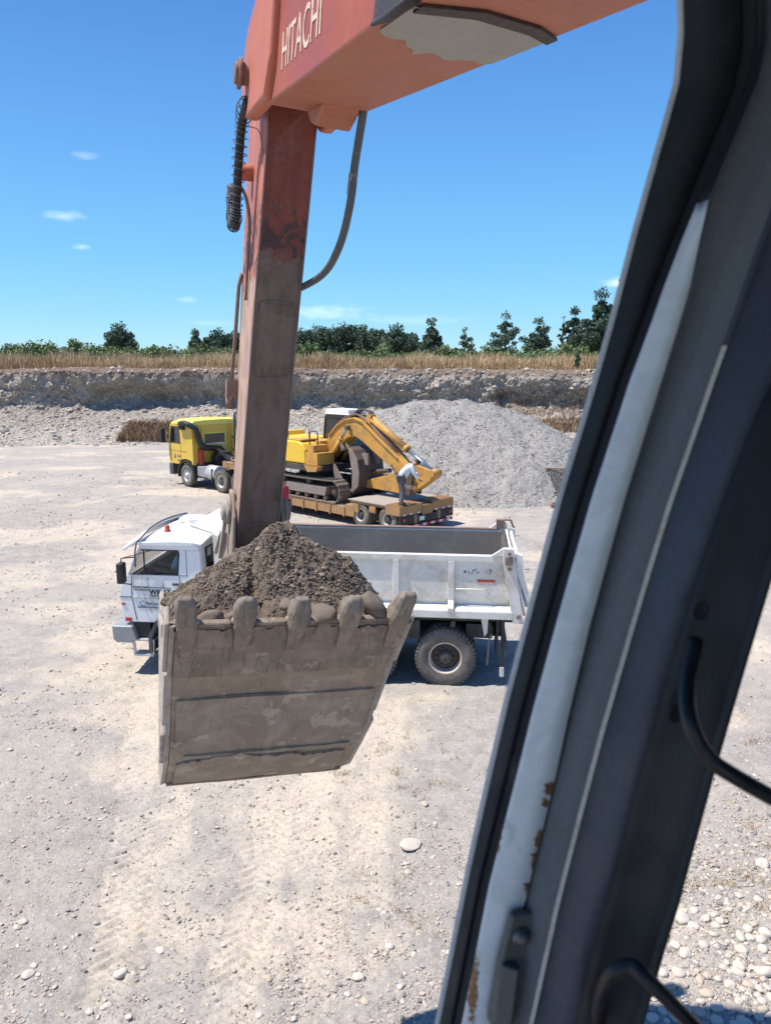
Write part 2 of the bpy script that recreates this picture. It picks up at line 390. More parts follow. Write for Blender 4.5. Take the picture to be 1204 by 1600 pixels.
def build_ground():
    ys = [-60, -30, -12, -5, -1, 1.5, 3, 4, 4.6]
    while ys[-1] < 75: ys.append(ys[-1] * (1.0030 if ys[-1] < 12 else 1.0062))
    ys = np.array(ys)
    aa = np.concatenate([[-16, -8, -4, -2.4, -1.6, -1.2], np.linspace(-.95, .95, 430), [1.2, 1.6, 2.4, 4, 8, 16]])
    sc_ = np.maximum(ys, 4.6)
    Xg = aa[None, :] * sc_[:, None]; Yg = np.repeat(ys[:, None], len(aa), 1)
    rut, ch = track_mask(Xg, Yg)
    Z = gh(Xg, Yg) - rut * .022 + ch * .020 * (.6 + .8 * np.clip(vnoise(Xg * 6, Yg * 6, seed=77), 0, 1))
    near = sstep(30, 8, Yg)
    Z += near * (.012 * fbm(Xg * 5, Yg * 5, oct=3, seed=21) + .022 * np.maximum(0, fbm(Xg * 14, Yg * 14, oct=2, seed=23)))
    # berms thrown up along the ruts and loose ridges
    Z += .05 * np.maximum(0, fbm(Xg * .45 + 9, Yg * 1.8, oct=3, seed=31)) * sstep(9, 14, Yg)
    sand = sstep(.0, .35, fbm(Xg * .4 + 3, Yg * .6, oct=5, seed=41) + .45 * sstep(-5.5, -3.5, Xg) * sstep(.4, -.8, Xg) * sstep(14, 11, Yg) * sstep(5.6, 7.5, Yg))
    nr, nc = Xg.shape
    idx = np.arange(nr * nc).reshape(nr, nc)
    F = np.stack([idx[:-1, :-1], idx[:-1, 1:], idx[1:, 1:], idx[1:, :-1]], -1).reshape(-1, 4)
    o = npmesh('ground', np.stack([Xg, Yg, Z], -1).reshape(-1, 3), F, M['ground'], smooth=True, attrs={'rut': rut.ravel(), 'sand': sand.ravel()})
    tag(o, 'pale compacted gravel floor of the pit with tyre tracks', None, kind='structure')
build_ground()

# ------------------------------------------------------------------ pit wall and plateau
PLAT = 5.25
def wall_line(x):
    x = np.asarray(x, float)
    return 54.5 + 1.2 * fbm(x * .06, x * 0 + 2, oct=3, seed=51) - .012 * np.clip(-x - 22, 0, 200) ** 1.6 - .02 * np.clip(x - 30, 0, 200) ** 1.5
def wall_mat():
    m, nt, b = newmat('pit_wall'); q = NB(nt)
    co = q.n('ShaderNodeTexCoord').outputs['Object']
    sep = q.n('ShaderNodeSeparateXYZ'); q.l(co, sep.inputs[0])
    n1 = q.noise(co, .8, 6, .7, .6); n2 = q.noise(co, 5, 6, .75, .3); n3 = q.noise(co, 18, 5, .8)
    v = q.n('ShaderNodeTexVoronoi'); v.inputs['Scale'].default_value = 5.5; q.l(co, v.inputs['Vector'])
    sc2 = q.n('ShaderNodeSeparateColor'); q.l(v.outputs['Color'], sc2.inputs[0])
    c = q.mix(q.ramp(n1, .35, .68), (.33, .29, .245), (.52, .465, .40))
    c = q.mix(q.math('MULTIPLY', q.ramp(v.outputs['Distance'], .5, .2), q.ramp(sc2.outputs[1], .4, .5, 0, .8)), c, q.mix(sc2.outputs[0], (.30, .28, .25), (.66, .62, .55)))
    c = q.mix(q.ramp(n2, .58, .40, 0, .5), c, (.15, .13, .11))
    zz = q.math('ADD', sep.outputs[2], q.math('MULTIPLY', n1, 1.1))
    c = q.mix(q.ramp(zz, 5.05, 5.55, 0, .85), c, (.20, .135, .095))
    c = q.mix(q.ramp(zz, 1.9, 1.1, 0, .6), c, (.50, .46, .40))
    q.l(c, b.inputs['Base Color']); b.inputs['Roughness'].default_value = .95; b.inputs['Specular IOR Level'].default_value = .1
    q.bump(q.math('ADD', n2, q.math('MULTIPLY', n3, .6)), .9, .12, b)
    return m
M['wall'] = wall_mat()
M['plateau'] = mat('dry_field', (.30, .235, .14), .95, var=.2, dirt=(.20, .19, .09), da=.4, ds=.3, bump=.2, fine=8)
# profile: (distance behind the toe, height, noise amount)
WP = [(-1.5, -.12, 0), (-.3, .02, .1), (1.0, .4, .35), (2.3, .85, .5), (3.6, 1.3, .7), (4.7, 1.75, .8), (5.3, 2.1, .9), (5.6, 2.5, 1), (5.65, 3.0, 1), (5.6, 3.5, 1), (5.65, 4.0, 1), (5.75, 4.5, 1), (6.0, 4.95, .7), (6.5, 5.2, .3), (7.5, PLAT, .15)]
def wall_surface(xs, ts):
    """xs, ts arrays; t in 0..1 along the profile"""
    n = len(WP) - 1; L = np.array([0] + [math.hypot(WP[i + 1][0] - WP[i][0], WP[i + 1][1] - WP[i][1]) for i in range(n)]).cumsum(); L /= L[-1]
    d = np.interp(ts, L, [p[0] for p in WP]); z = np.interp(ts, L, [p[1] for p in WP]); a = np.interp(ts, L, [p[2] for p in WP])
    over = (.12 + .5 * sstep(-.2, .35, fbm(xs * .3 + 4, xs * 0, oct=3, seed=62))) + .55 * (sstep(-27, -21, xs) * sstep(-4, -9, xs)) + .35 * sstep(-.1, .5, fbm(xs * .18, xs * 0, oct=2, seed=61)) * sstep(-6, -2, xs)
    # undercut beneath the turf, deepest on the left
    ov = np.exp(-((z - 3.1) / .95) ** 2) * over * 1.25
    slump = .9 * sstep(-8, 0, xs) * np.exp(-((z - 3.2) / 1.3) ** 2) * (1 - .6 * over)
    d = d + ov - slump
    r1 = fbm(xs * .35, z * .5, oct=4, seed=63) * .55 + fbm(xs * 1.3, z * 1.6, d * .5, oct=4, seed=65) * .40
    r2 = fbm(xs * 4.5, z * 5, d * 2, oct=3, seed=67) * .20
    d = d + a * (r1 + r2)
    z = z + a * (.28 * fbm(xs * .5, z * .6 + 5, oct=3, seed=69) + .16 * fbm(xs * 3.3, z * 3.3, d * 1.5, oct=3, seed=71))
    z = z + .22 * fbm(xs * .13, xs * 0 + 7, oct=3, seed=73) * sstep(3.5, 5, z)
    return np.stack([xs, wall_line(xs) + d, z], -1)
def build_wall():
    x1 = np.concatenate([np.arange(-150, -46, 1.0), np.arange(-46, 32, .11), np.arange(32, 150, 1.0)])
    t1 = np.linspace(0, 1, 84)
    Xg, Tg = np.meshgrid(x1, t1)
    P = wall_surface(Xg, Tg)
    nr, nc = Xg.shape; idx = np.arange(nr * nc).reshape(nr, nc)
    F = np.stack([idx[:-1, :-1], idx[:-1, 1:], idx[1:, 1:], idx[1:, :-1]], -1).reshape(-1, 4)
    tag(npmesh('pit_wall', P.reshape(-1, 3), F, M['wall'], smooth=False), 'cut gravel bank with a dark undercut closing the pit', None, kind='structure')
    # plateau up to the horizon
    x2 = np.concatenate([[-3000, -1200, -500, -250], np.arange(-150, 151, 1.5), [250, 500, 1200, 3000]])
    y2 = np.array([0, .6, 1.5, 3, 5, 8, 12, 18, 26, 40, 60, 100, 200, 500, 1200, 3500.])
    Xg, Yg = np.meshgrid(x2, y2)
    top = wall_surface(np.clip(x2, -150, 150), np.ones_like(x2))
    Z = top[None, :, 2] * (1 - sstep(0, 5, Yg)) + PLAT * sstep(0, 5, Yg) + .12 * fbm(Xg * .2, Yg * .2, oct=3, seed=81) * sstep(200, 20, Yg) * sstep(0, 2, Yg)
    P = np.stack([Xg, np.repeat(top[None, :, 1], len(y2), 0) + Yg, Z], -1)
    nr, nc = Xg.shape; idx = np.arange(nr * nc).reshape(nr, nc)
    F = np.stack([idx[:-1, :-1], idx[:-1, 1:], idx[1:, 1:], idx[1:, :-1]], -1).reshape(-1, 4)
    tag(npmesh('plateau', P.reshape(-1, 3), F, M['plateau'], smooth=True), 'dry field above the gravel bank', None, kind='structure')
build_wall()

# ------------------------------------------------------------------ stones
def ico(sub):
    bm = bmesh.new(); bmesh.ops.create_icosphere(bm, subdivisions=sub, radius=1)
    v = np.array([x.co[:] for x in bm.verts]); f = np.array([[w.index for w in g.verts] for g in bm.faces]); bm.free(); return v, f
ICO1 = ico(1); ICO2 = ico(2)
_o = ico(1)
OCT2 = _o
OCT = (np.array([(1, 0, 0), (-1, 0, 0), (0, 1, 0), (0, -1, 0), (0, 0, 1), (0, 0, -1)], float), np.array([(0, 2, 4), (2, 1, 4), (1, 3, 4), (3, 0, 4), (2, 0, 5), (1, 2, 5), (3, 1, 5), (0, 3, 5)]))
def rot_mats(n):
    q = rng.normal(size=(n, 4)); q /= np.linalg.norm(q, axis=1)[:, None]; w, x, y, z = q.T
    return np.stack([1 - 2 * (y * y + z * z), 2 * (x * y - z * w), 2 * (x * z + y * w), 2 * (x * y + z * w), 1 - 2 * (x * x + z * z), 2 * (y * z - x * w),
                     2 * (x * z - y * w), 2 * (y * z + x * w), 1 - 2 * (x * x + y * y)], -1).reshape(n, 3, 3)
def scatter(name, P, S, tpl, mats, smooth=False, flat=.65, jit=.22, label=None, parent=None, kind='stuff', cat=None):
    tv, tf = tpl; n = len(P)
    V = tv[None] * (1 + jit * rng.normal(size=(n, len(tv), 1))) * np.stack([np.ones(n), .6 + .4 * rng.random(n), flat * (.6 + .4 * rng.random(n))], -1)[:, None, :]
    rz = rng.random(n) * 2 * np.pi; tx = rng.normal(size=n) * .25
    c, s = np.cos(rz), np.sin(rz); z0 = np.zeros(n); o1 = np.ones(n)
    RZ = np.stack([c, -s, z0, s, c, z0, z0, z0, o1], -1).reshape(n, 3, 3)
    c, s = np.cos(tx), np.sin(tx); RX = np.stack([o1, z0, z0, z0, c, -s, z0, s, c], -1).reshape(n, 3, 3)
    V = np.einsum('nij,nkj->nki', RZ @ RX, V) * S[:, None, None] + P[:, None, :]
    F = tf[None] + (np.arange(n) * len(tv))[:, None, None]
    mi = np.repeat(rng.integers(0, len(mats), n), len(tf)) if isinstance(mats, list) else None
    o = npmesh(name, V.reshape(-1, 3), F.reshape(-1, tf.shape[1]), mats, smooth=smooth, mi=mi, parent=parent)
    return tag(o, label, cat, kind=kind)
def stone_mat(name, col): return mat(name, col, .9, var=.16, dirt=tuple(c * .7 + .08 for c in col), da=.35, ds=9, bump=.25, fine=30, spec=.2)
STM = [stone_mat('stone_pale', (.53, .465, .39)), stone_mat('stone_buff', (.46, .385, .305)), stone_mat('stone_grey', (.38, .35, .315)), stone_mat('stone_white', (.53, .47, .40)), stone_mat('stone_dark', (.22, .205, .19))]
def dens(x, y):   # patches where loose gravel lies thick
    return sstep(-.35, .5, fbm(x * .5, y * .5, oct=3, seed=101)) * .85 + .15
def near_gravel():
    n = 420000
    y = 4.8 * np.exp(rng.random(n) * math.log(40 / 4.8)); x = (rng.random(n) * 2 - 1) * .72 * y
    m, _ = track_mask(x, y)
    right = sstep(.5, 2.5, x) * sstep(12, 7, y)
    keep = rng.random(n) < (dens(x, y) * (1 - .65 * m) * (.5 + .5 * sstep(14, 6.5, y)) + .5 * right)
    x, y = x[keep], y[keep]
    s = .004 + .0045 * rng.pareto(2.5, len(x)); s = np.clip(s, .004, .026) * (1 + .05 * np.clip(y - 6, 0, 60))
    s *= (1 + .35 * sstep(.5, 2.5, x) * sstep(12, 7, y))
    z = gh(x, y) - track_mask(x, y)[0] * .022 + s * .25
    scatter('gravel', np.stack([x, y, z], -1), s, OCT2, [STM[0], STM[1], STM[2], STM[2], STM[1], STM[4]], smooth=False, label='small loose pebbles strewn over the pit floor')
near_gravel()
def wall_rubble():
    n = 42000
    xs = -46 + rng.random(n) * 76; ts = rng.random(n) ** 1.15 * .93
    P = wall_surface(xs, ts)
    s = .035 + .035 * rng.pareto(2.6, n); s = np.clip(s, .035, .26)
    keep = ~((xs > -24) & (xs < -6) & (P[:, 2] > 2.5) & (P[:, 2] < 4.4) & (rng.random(n) < .7))
    scatter('bank_rubble', P[keep], s[keep], ICO1, [STM[0], STM[1], STM[2], STM[2], STM[4]], label='broken stones lying on the gravel bank')
wall_rubble()

# individual stones: six shapes copied
def stone_proto(k):
    tv, tf = ico(3); r = np.random.default_rng(200 + k)
    n = fbm(tv[:, 0] * 1.3 + k * 7, tv[:, 1] * 1.3, tv[:, 2] * 1.3, oct=4, seed=120 + k)
    V = tv * (1 + .34 * n)[:, None] * np.array([1, .62 + .25 * r.random(), .42 + .22 * r.random()])
    me_o = npmesh('stone', V, tf, STM[[0, 3, 1, 0, 2, 3][k]], smooth=True); return me_o
protos = [stone_proto(k) for k in range(6)]; used = set()
def put_stone(x, y, s, k, label, group, cat='stone', z=None, rz=None, tilt=None, name='stone', mat_=None, flat=1.0):
    o = protos[k] if k not in used else protos[k].copy()
    if k in used: C.objects.link(o)
    used.add(k); o.name = name
    o.location = (x, y, (ground_z(x, y) + s * .22 if z is None else z)); o.scale = (s, s, s * flat)
    o.rotation_euler = (random.uniform(-.15, .15), random.uniform(-.15, .15), random.uniform(0, 6.28) if rz is None else rz) if tilt is None else tilt
    return tag(o, label, cat, group)
for (u, v, w, k, lb, fl) in [
    (641, 1318, 40, 0, 'broad flat buff stone bedded level in the gravel, largest on the open floor', .35),
    (1062, 1435, 34, 1, 'large pale cobble lying just right of the dark cab post', .9),
    (560, 1527, 22, 3, 'rounded cream cobble left of the bucket shadow', 1),
    (189, 1517, 24, 0, 'round cream stone alone near the lower left tyre tracks', 1),
    (45, 1522, 23, 3, 'larger of two cream stones lying together near the left edge', 1),
    (54, 1508, 14, 3, 'smaller of two cream stones lying together near the left edge', 1),
    (609, 1478, 16, 1, 'pale round stone upslope of the bucket shadow', 1),
    (663, 1255, 16, 2, 'buff stone lying beyond the broad flat stone', 1),
    (122, 1177, 12, 4, 'grey stone lying beside a small rubble patch below the white truck', 1),
    (150, 1440, 13, 4, 'grey stone lying between the left tyre tracks', 1),
    (36, 1440, 16, 0, 'pale stone above the pair near the left edge', 1),
    (1190, 1350, 26, 1, 'white cobble at the right edge above the cobble bed', .8),
    (420, 1527, 16, 2, 'small buff cobble between the tracks and the bucket shadow', 1),
    (457, 1542, 11, 4, 'dark small stone lowest of the middle floor', 1),
    (393, 1543, 13, 3, 'whitish small stone in the lower middle of the floor', 1),
    (569, 1566, 18, 2, 'buff cobble at the tip of the bucket shadow', 1),
    (249, 1480, 19, 3, 'flat white stone pressed into the middle rubble patch', .4)]:
    p = gp(u, v); put_stone(p.x, p.y, w / 2 * p.y / 1150, k, lb, None, flat=fl)
for (u, v, w) in [(26, 1448, 12), (169, 1567, 15), (161, 1571, 12), (140, 1577, 15), (201, 1586, 14), (405, 1585, 14), (285, 1577, 11), (323, 1568, 10), (64, 1568, 9), (98, 1584, 11), (593, 1420, 12), (600, 1425, 12),
                  (637, 1360, 14), (583, 1361, 13), (625, 1543, 13), (650, 1586, 14), (459, 1590, 12), (349, 1473, 10), (543, 1553, 13), (86, 1540, 10), (435, 1490, 12), (677, 1335, 10), (610, 1352, 9), (208, 1517, 12), (137, 1165, 9), (101, 1025, 7),
                  (16, 1170, 10), (700, 1490, 12), (690, 1455, 10), (520, 1500, 9), (365, 1512, 12), (240, 1345, 8), (420, 1400, 9), (500, 1330, 8), (650, 1200, 8), (560, 1285, 8)]:
    p = gp(u, v); put_stone(p.x, p.y, w / 2 * p.y / 1150, random.choice([0, 1, 2, 3, 3, 5]), 'small pale stone lying loose on the open gravel floor left of the cab post', 'small stones on the open floor')
taken = []
for _ in range(900):
    u = random.uniform(1015, 1235); v = random.uniform(1395, 1640); d = (u - 1010) / 190 + (v - 1400) / 190
    if random.random() > min(1, d * .55): continue
    p = gp(u, v); s = random.choice([.045, .055, .06, .035, .075, .03]) * random.uniform(.8, 1.15)
    if any((p.x - a) ** 2 + (p.y - b) ** 2 < ((s + c) * .74) ** 2 for a, b, c in taken): continue
    taken.append((p.x, p.y, s))
    if len(taken) > 130: break
for (x, y, s) in taken:
    put_stone(x, y, s, random.choice([0, 1, 3, 1, 2, 5]), 'smooth cream river cobble in the cobble bed at the lower right', 'cobbles in the bed right of the cab post', cat='cobble', name='cobble')
for (u, v, w) in [(1112, 1350, 7), (1150, 1290, 7), (1085, 1330, 8), (1135, 1405, 10), (1170, 1100, 6), (1190, 1230, 8), (1100, 1390, 9), (1165, 1420, 12), (1185, 1160, 6)]:
    p = gp(u, v); put_stone(p.x, p.y, w / 2 * p.y / 1150, random.choice([0, 1, 3]), 'small pale stone lying above the cobble bed right of the cab post', 'small stones above the cobble bed')

# dry weeds on the floor
def blades(P, H, W, lean=.35, droop=0):
    n = len(P); a = rng.random(n) * 2 * np.pi; side = np.stack([np.cos(a), np.sin(a), np.zeros(n)], -1) * W[:, None]
    b = rng.random(n) * 2 * np.pi; ln = np.stack([np.cos(b), np.sin(b), np.zeros(n)], -1) * (H * lean * rng.random(n))[:, None]
    mid = P + ln * .35 + np.stack([np.zeros(n)] * 2 + [H * .55], -1); tip = P + ln + np.stack([np.zeros(n)] * 2 + [H], -1)
    V = np.stack([P - side, P + side, mid + side * .8, mid - side * .8, tip + side * .15, tip - side * .15], 1).reshape(-1, 3)
    o = (np.arange(n) * 6)[:, None, None]; F = (np.array([[0, 1, 2, 3], [3, 2, 4, 5]])[None] + o).reshape(-1, 4)
    return V, F
def leafmat(name, c1, c2, rough=.7, sc_=3, trans=.15):
    m, nt, b = newmat(name); q = NB(nt); co = q.n('ShaderNodeTexCoord').outputs['Object']
    c = q.mix(q.ramp(q.noise(co, sc_, 4, .7), .35, .65), c1, c2); q.l(c, b.inputs['Base Color']); b.inputs['Roughness'].default_value = rough
    b.inputs['Specular IOR Level'].default_value = .2
    return m
M['dry1'] = leafmat('dry_grass_straw', (.60, .44, .25), (.72, .56, .34), sc_=.6)
M['dry2'] = leafmat('dry_grass_brown', (.42, .28, .16), (.56, .40, .23), sc_=.5)
M['dry3'] = leafmat('dry_weed_green', (.10, .11, .045), (.17, .15, .07))
def floor_weeds():
    cs = []
    for _ in range(170):
        u = random.uniform(560, 1200); v = random.uniform(1090, 1480)
        if 690 < u < 1010 and v > 1000: continue
        cs.append(gp(u, v))
    for (u, v) in [(600, 1160), (640, 1170), (655, 1240), (620, 1230), (540, 1215), (1180, 1080), (1160, 1120), (1190, 1150), (1150, 1370), (1180, 1380), (1120, 1385), (640, 1145), (700, 1180), (690, 1230)] * 3:
        p = gp(u + random.uniform(-14, 14), v + random.uniform(-10, 10)); cs.append(p)
    P = []
    for c in cs:
        k = random.randint(5, 16)
        for _ in range(k): P.append((c.x + random.gauss(0, .05), c.y + random.gauss(0, .05), ground_z(c.x, c.y)))
    P = np.array(P); H = .03 + .06 * rng.random(len(P)); V, F = blades(P, H, np.full(len(P), .0035), 1.3)
    mi = np.repeat(rng.choice([0, 1, 1, 2], len(P)), 2)
    tag(npmesh('dry_weeds', V, F, [M['dry1'], M['dry2'], M['dry3']], mi=mi), 'sparse low dry weeds on the pit floor', None, kind='stuff')
floor_weeds()

# ------------------------------------------------------------------ gravel heap
M['heap'] = mat('crushed_stone', (.29, .275, .255), .95, var=.3, dirt=(.26, .245, .225), da=.25, ds=1.2, bump=.6, fine=16, spec=.15)
RA = [(-.7, 37.3, 3.40), (1.8, 36.6, 3.95), (4.6, 36.2, 3.85), (6.3, 35.9, 3.35)]
def heap_h(x, y):
    h = np.full_like(x, -1.0)
    for (a, b) in zip(RA[:-1], RA[1:]):
        ax, ay, az = a; bx, by, bz = b; L2 = (bx - ax) ** 2 + (by - ay) ** 2
        t = np.clip(((x - ax) * (bx - ax) + (y - ay) * (by - ay)) / L2, 0, 1)
        d = np.hypot(x - ax - t * (bx - ax), y - ay - t * (by - ay))
        h = np.maximum(h, az + t * (bz - az) - .62 * np.sqrt(d * d + .12) + .2)
    h = np.maximum(h, -.3)
    return h + (.22 * fbm(x * .45, y * .45, oct=3, seed=131) + .12 * fbm(x * 1.6, y * 1.6, oct=3, seed=133)) * sstep(-.3, .4, h)
def build_heap():
    g = np.arange(-13, 16, .12), np.arange(27.5, 46.5, .12)
    Xg, Yg = np.meshgrid(*g); H = heap_h(Xg, Yg)
    H = H + .05 * fbm(Xg * 6, Yg * 6, oct=3, seed=135)
    nr, nc = Xg.shape; idx = np.arange(nr * nc).reshape(nr, nc)
    F = np.stack([idx[:-1, :-1], idx[:-1, 1:], idx[1:, 1:], idx[1:, :-1]], -1).reshape(-1, 4)
    hf = H.ravel()[F].max(1) > -.12; F = F[hf]
    u, inv = np.unique(F, return_inverse=True)
    V = np.stack([Xg, Yg, H], -1).reshape(-1, 3)[u]
    root = empty('gravel_heap', (3, 36, 0), 0, 'big pale grey heap of crushed gravel behind the low trailer', 'gravel heap')
    V[:, 0] -= 3; V[:, 1] -= 36
    o = npmesh('heap_core', V, inv.reshape(F.shape), M['heap'], smooth=False, parent=root)
    n = 85000; x = -8 + rng.random(n) * 25; y = 28 + rng.random(n) * 13; h = heap_h(x, y); k = h > -.1
    x, y, h = x[k], y[k], h[k]; s = .018 + .014 * rng.pareto(3.2, len(x)); s = np.clip(s, .018, .075)
    HG = [stone_mat('crushed_pale', (.44, .42, .39)), stone_mat('crushed_mid', (.34, .325, .30)), stone_mat('crushed_dark', (.26, .245, .225))]
    scatter('loose_stones', np.stack([x - 3, y - 36, h + s * .2], -1), s, OCT, HG, flat=.8, jit=.3, parent=root)
build_heap()

# steel screen panel leaning on the toe of the heap
def build_screen():
    c = Vector((7.35, 30.75, .28)); root = empty('screen_panel', c, R(-12), 'rusty wire mesh screen panel leaning on the right toe of the gravel heap', 'screen panel')
    T = Matrix.Rotation(R(-52), 4, 'X')
    f = MB(); f.T = Matrix.Translation((0, 0, .05)) @ T
    for z in (0, 1.5): f.cyl((-1.1, 0, z), (1.3, 0, z), .035, n=8)
    for x in (-.9, 1.2): f.cyl((x, 0, 0), (x, 0, 1.5), .03, n=8)
    f.build('frame', M['rustrail'], root)
    w = MB(); w.T = f.T
    for i in range(30): w.beam((-.88 + i * .071, 0, .02), (-.88 + i * .071, 0, 1.48), .014, .014, up=(0, 1, 0))
    for i in range(20): w.beam((-.9, .012, .05 + i * .075), (1.2, .012, .05 + i * .075), .014, .014)
    w.build('wire_mesh', M['chassis'], root)
    s = MB(); s.box(-.25, .28, -.5, -.15, 0, .16); s.box(-.2, .2, -.46, -.2, .163, .22)
    sl = s.build('steel_block', M['rustrail'], None, .02); sl.location = (6.75, 30.1, 0); tag(sl, 'small rusty steel block on the ground at the heap toe', 'steel block')
build_screen()

# ------------------------------------------------------------------ plants above the bank
def edge_y(x): return wall_surface(np.asarray(x, float), np.ones(np.shape(x)))[..., 1]
def plateau_grass():
    n = 75000
    x = -52 + rng.random(n) * 92; dy = rng.random(n) ** 1.5 * 10 - .7
    pt = fbm(x * .35, dy * .35, oct=3, seed=141)
    y = edge_y(x) + dy; base = PLAT + .1 * fbm(x * .2, dy * .2, oct=2, seed=142) - .3 * sstep(.3, -.7, dy)
    H = (.6 + .8 * rng.random(n)) * (.85 + .5 * pt) * (.55 + .45 * sstep(-.6, 1.2, dy)); W = np.full(n, .024) * (.6 + .8 * rng.random(n))
    V, F = blades(np.stack([x, y, base], -1), H, W, .45)
    col = (rng.random(n) < .35 + .5 * sstep(.1, .5, fbm(x * .2, dy * 0, oct=2, seed=143)) - .0).astype(int)
    col = np.where(dy < .3, 1, col); col = np.where(rng.random(n) < .04, 2, col)
    tag(npmesh('dry_grass', V, F, [M['dry1'], M['dry2'], M['grassgreen']], mi=np.repeat(col, 2)), 'tall dry straw grass along the top of the gravel bank', None, kind='stuff')
M['grassgreen'] = leafmat('weed_green', (.10, .15, .04), (.17, .22, .07), sc_=2)
plateau_grass()
def leaves(P, size, norm_bias=None, n_per=1):
    n = len(P); Rm = rot_mats(n)
    q = np.array([[-1, -.55, 0], [1, -.55, 0], [.75, .55, .25], [-.75, .55, .25]])
    V = np.einsum('nij,kj->nki', Rm, q) * size[:, None, None] + P[:, None, :]
    F = np.arange(n * 4).reshape(n, 4); return V.reshape(-1, 3), F
LG = {k: leafmat('leaf_' + k, a, b, sc_=1.2) for k, (a, b) in {
    'bramble1': ((.11, .16, .06), (.18, .23, .095)), 'bramble2': ((.17, .215, .09), (.26, .30, .14)), 'bramble3': ((.055, .085, .03), (.085, .12, .045)),
    'dark1': ((.05, .085, .06), (.08, .12, .08)), 'dark2': ((.075, .115, .08), (.115, .155, .105)), 'grey': ((.06, .08, .045), (.09, .11, .06))}.items()}
M['bark'] = mat('bark', (.13, .11, .09), .9, var=.3, dirt=(.2, .18, .15), da=.4, bump=.4)
def clump_points(centers, radii, per, squash=.75):
    """points filling lumpy balls, denser near their skin"""
    out = []
    for c, r, n in zip(centers, radii, per):
        d = rng.normal(size=(n, 3)); d /= np.linalg.norm(d, axis=1)[:, None]; rr = r * (rng.random(n) ** .45)
        lump = 1 + .35 * fbm(d[:, 0] * 2 + c[0], d[:, 1] * 2 + c[1], d[:, 2] * 2, oct=2, seed=151)
        out.append(np.array(c) + d * (rr * lump)[:, None] * np.array([1, 1, squash]))
    return np.concatenate(out)
def bramble():
    cs, rs, ps = [], [], []
    for _ in range(820):
        x = random.uniform(-58, 44); dy = random.uniform(9, 24)
        hmax = .75 + .9 * float(fbm(np.array([x * .25]), np.array([dy * .2]), oct=3, seed=153)[0]) + .5 * (x < -12) + .06 * (dy - 9)
        r = random.uniform(.7, 1.5); cs.append((x, float(edge_y(np.array([x]))[0]) + dy, PLAT + max(.25, hmax * random.uniform(.3, .9)))); rs.append(r); ps.append(int(150 * r))
    P = clump_points(cs, rs, ps, .6); P = P[P[:, 2] > PLAT - .1]
    V, F = leaves(P, .055 + .07 * rng.random(len(P)))
    mi = rng.choice([0, 0, 1, 1, 2], len(P))
    tag(npmesh('bramble_thicket', V, F, [LG['bramble1'], LG['bramble2'], LG['bramble3']], mi=mi), 'green bramble thicket running behind the dry grass', None, kind='stuff')
bramble()
def distant_wood():
    cs, rs, ps = [], [], []
    for _ in range(520):
        x = random.uniform(-30, 8); f = (x + 30) / 38
        top = 4.2 + 3.4 * math.sin(min(1, max(0, (x + 29) / 22)) * 1.57) * (1 if x < -2 else 1 - (x + 2) / 14)
        cs.append((x * 1.0, 168 + random.uniform(-6, 6), PLAT + random.uniform(.4, max(1, top)))); rs.append(random.uniform(.8, 1.4)); ps.append(170)
    P = clump_points(cs, rs, ps, 1.25)
    V, F = leaves(P, .14 + .12 * rng.random(len(P)))
    tag(npmesh('distant_wood', V, F, [LG['dark1'], LG['dark2']], mi=rng.choice([0, 1], len(P))), 'far dark plantation wood on the skyline behind the digger arm', None, kind='stuff')
distant_wood()
def tree(x, y, h, w, dens_, label, leaf=('dark1', 'dark2'), crown0=.25, nl=None, cat='tree', group=None, name='tree', lean=0, size=.16, squash=.8, blob=.3):
    root = empty(name, (x, y, PLAT), 0, label, cat, group)
    r0 = h * .022 + .05; mb = MB()
    top = Vector((lean, 0, h * .93))
    trunk = [Vector((math.sin(t * 3 + x) * .12 * t + lean * t, math.cos(t * 4 + y) * .1 * t, h * .84 * t)) for t in [0, .2, .4, .6, .8, 1]]
    mb.tube(trunk, [r0 * (1 - .85 * t) for t in [0, .2, .4, .6, .8, 1]], 7)
    k = max(5, int(7 + h)); cs, rs, ps = [], [], []
    for i in range(k):
        t = crown0 + (1 - crown0) * (i + .5) / k; base = trunk[0].lerp(trunk[-1], t * .9); a = i * 2.4 + x
        prof = math.sin(min(1, (t - crown0) / (1 - crown0) * .93 + .12) * math.pi) ** .6
        ln = w * .5 * prof * random.uniform(.45, 1.0)
        tip = base + Vector((math.cos(a) * ln, math.sin(a) * ln, ln * random.uniform(.1, .55)))
        mid = base.lerp(tip, .55) + Vector((0, 0, -.05 * ln))
        mb.tube([base, mid, tip], [r0 * .4 * (1 - t * .6), r0 * .22, r0 * .07], 5)
        rr = w * blob * random.uniform(.55, 1.0) * (.6 + .4 * prof)
        cs.append(tuple(tip)); rs.append(rr); ps.append(int(dens_ * rr * rr * 520) + 20)
        m2 = base.lerp(tip, .5); cs.append((m2.x, m2.y, m2.z + .15 * rr)); rs.append(rr * .75); ps.append(int(dens_ * rr * rr * 260) + 10)
    cs.append((lean, 0, h * .86)); rs.append(w * blob * .8); ps.append(int(dens_ * 150 * w * blob))
    mb.build('trunk', M['bark'], root)
    P = clump_points(cs, rs, ps, squash); V, F = leaves(P, size * (.6 + .8 * rng.random(len(P))))
    npmesh('crown', V, F, [LG[q] for q in leaf], root, mi=rng.choice(len(leaf), len(P)))
    return root
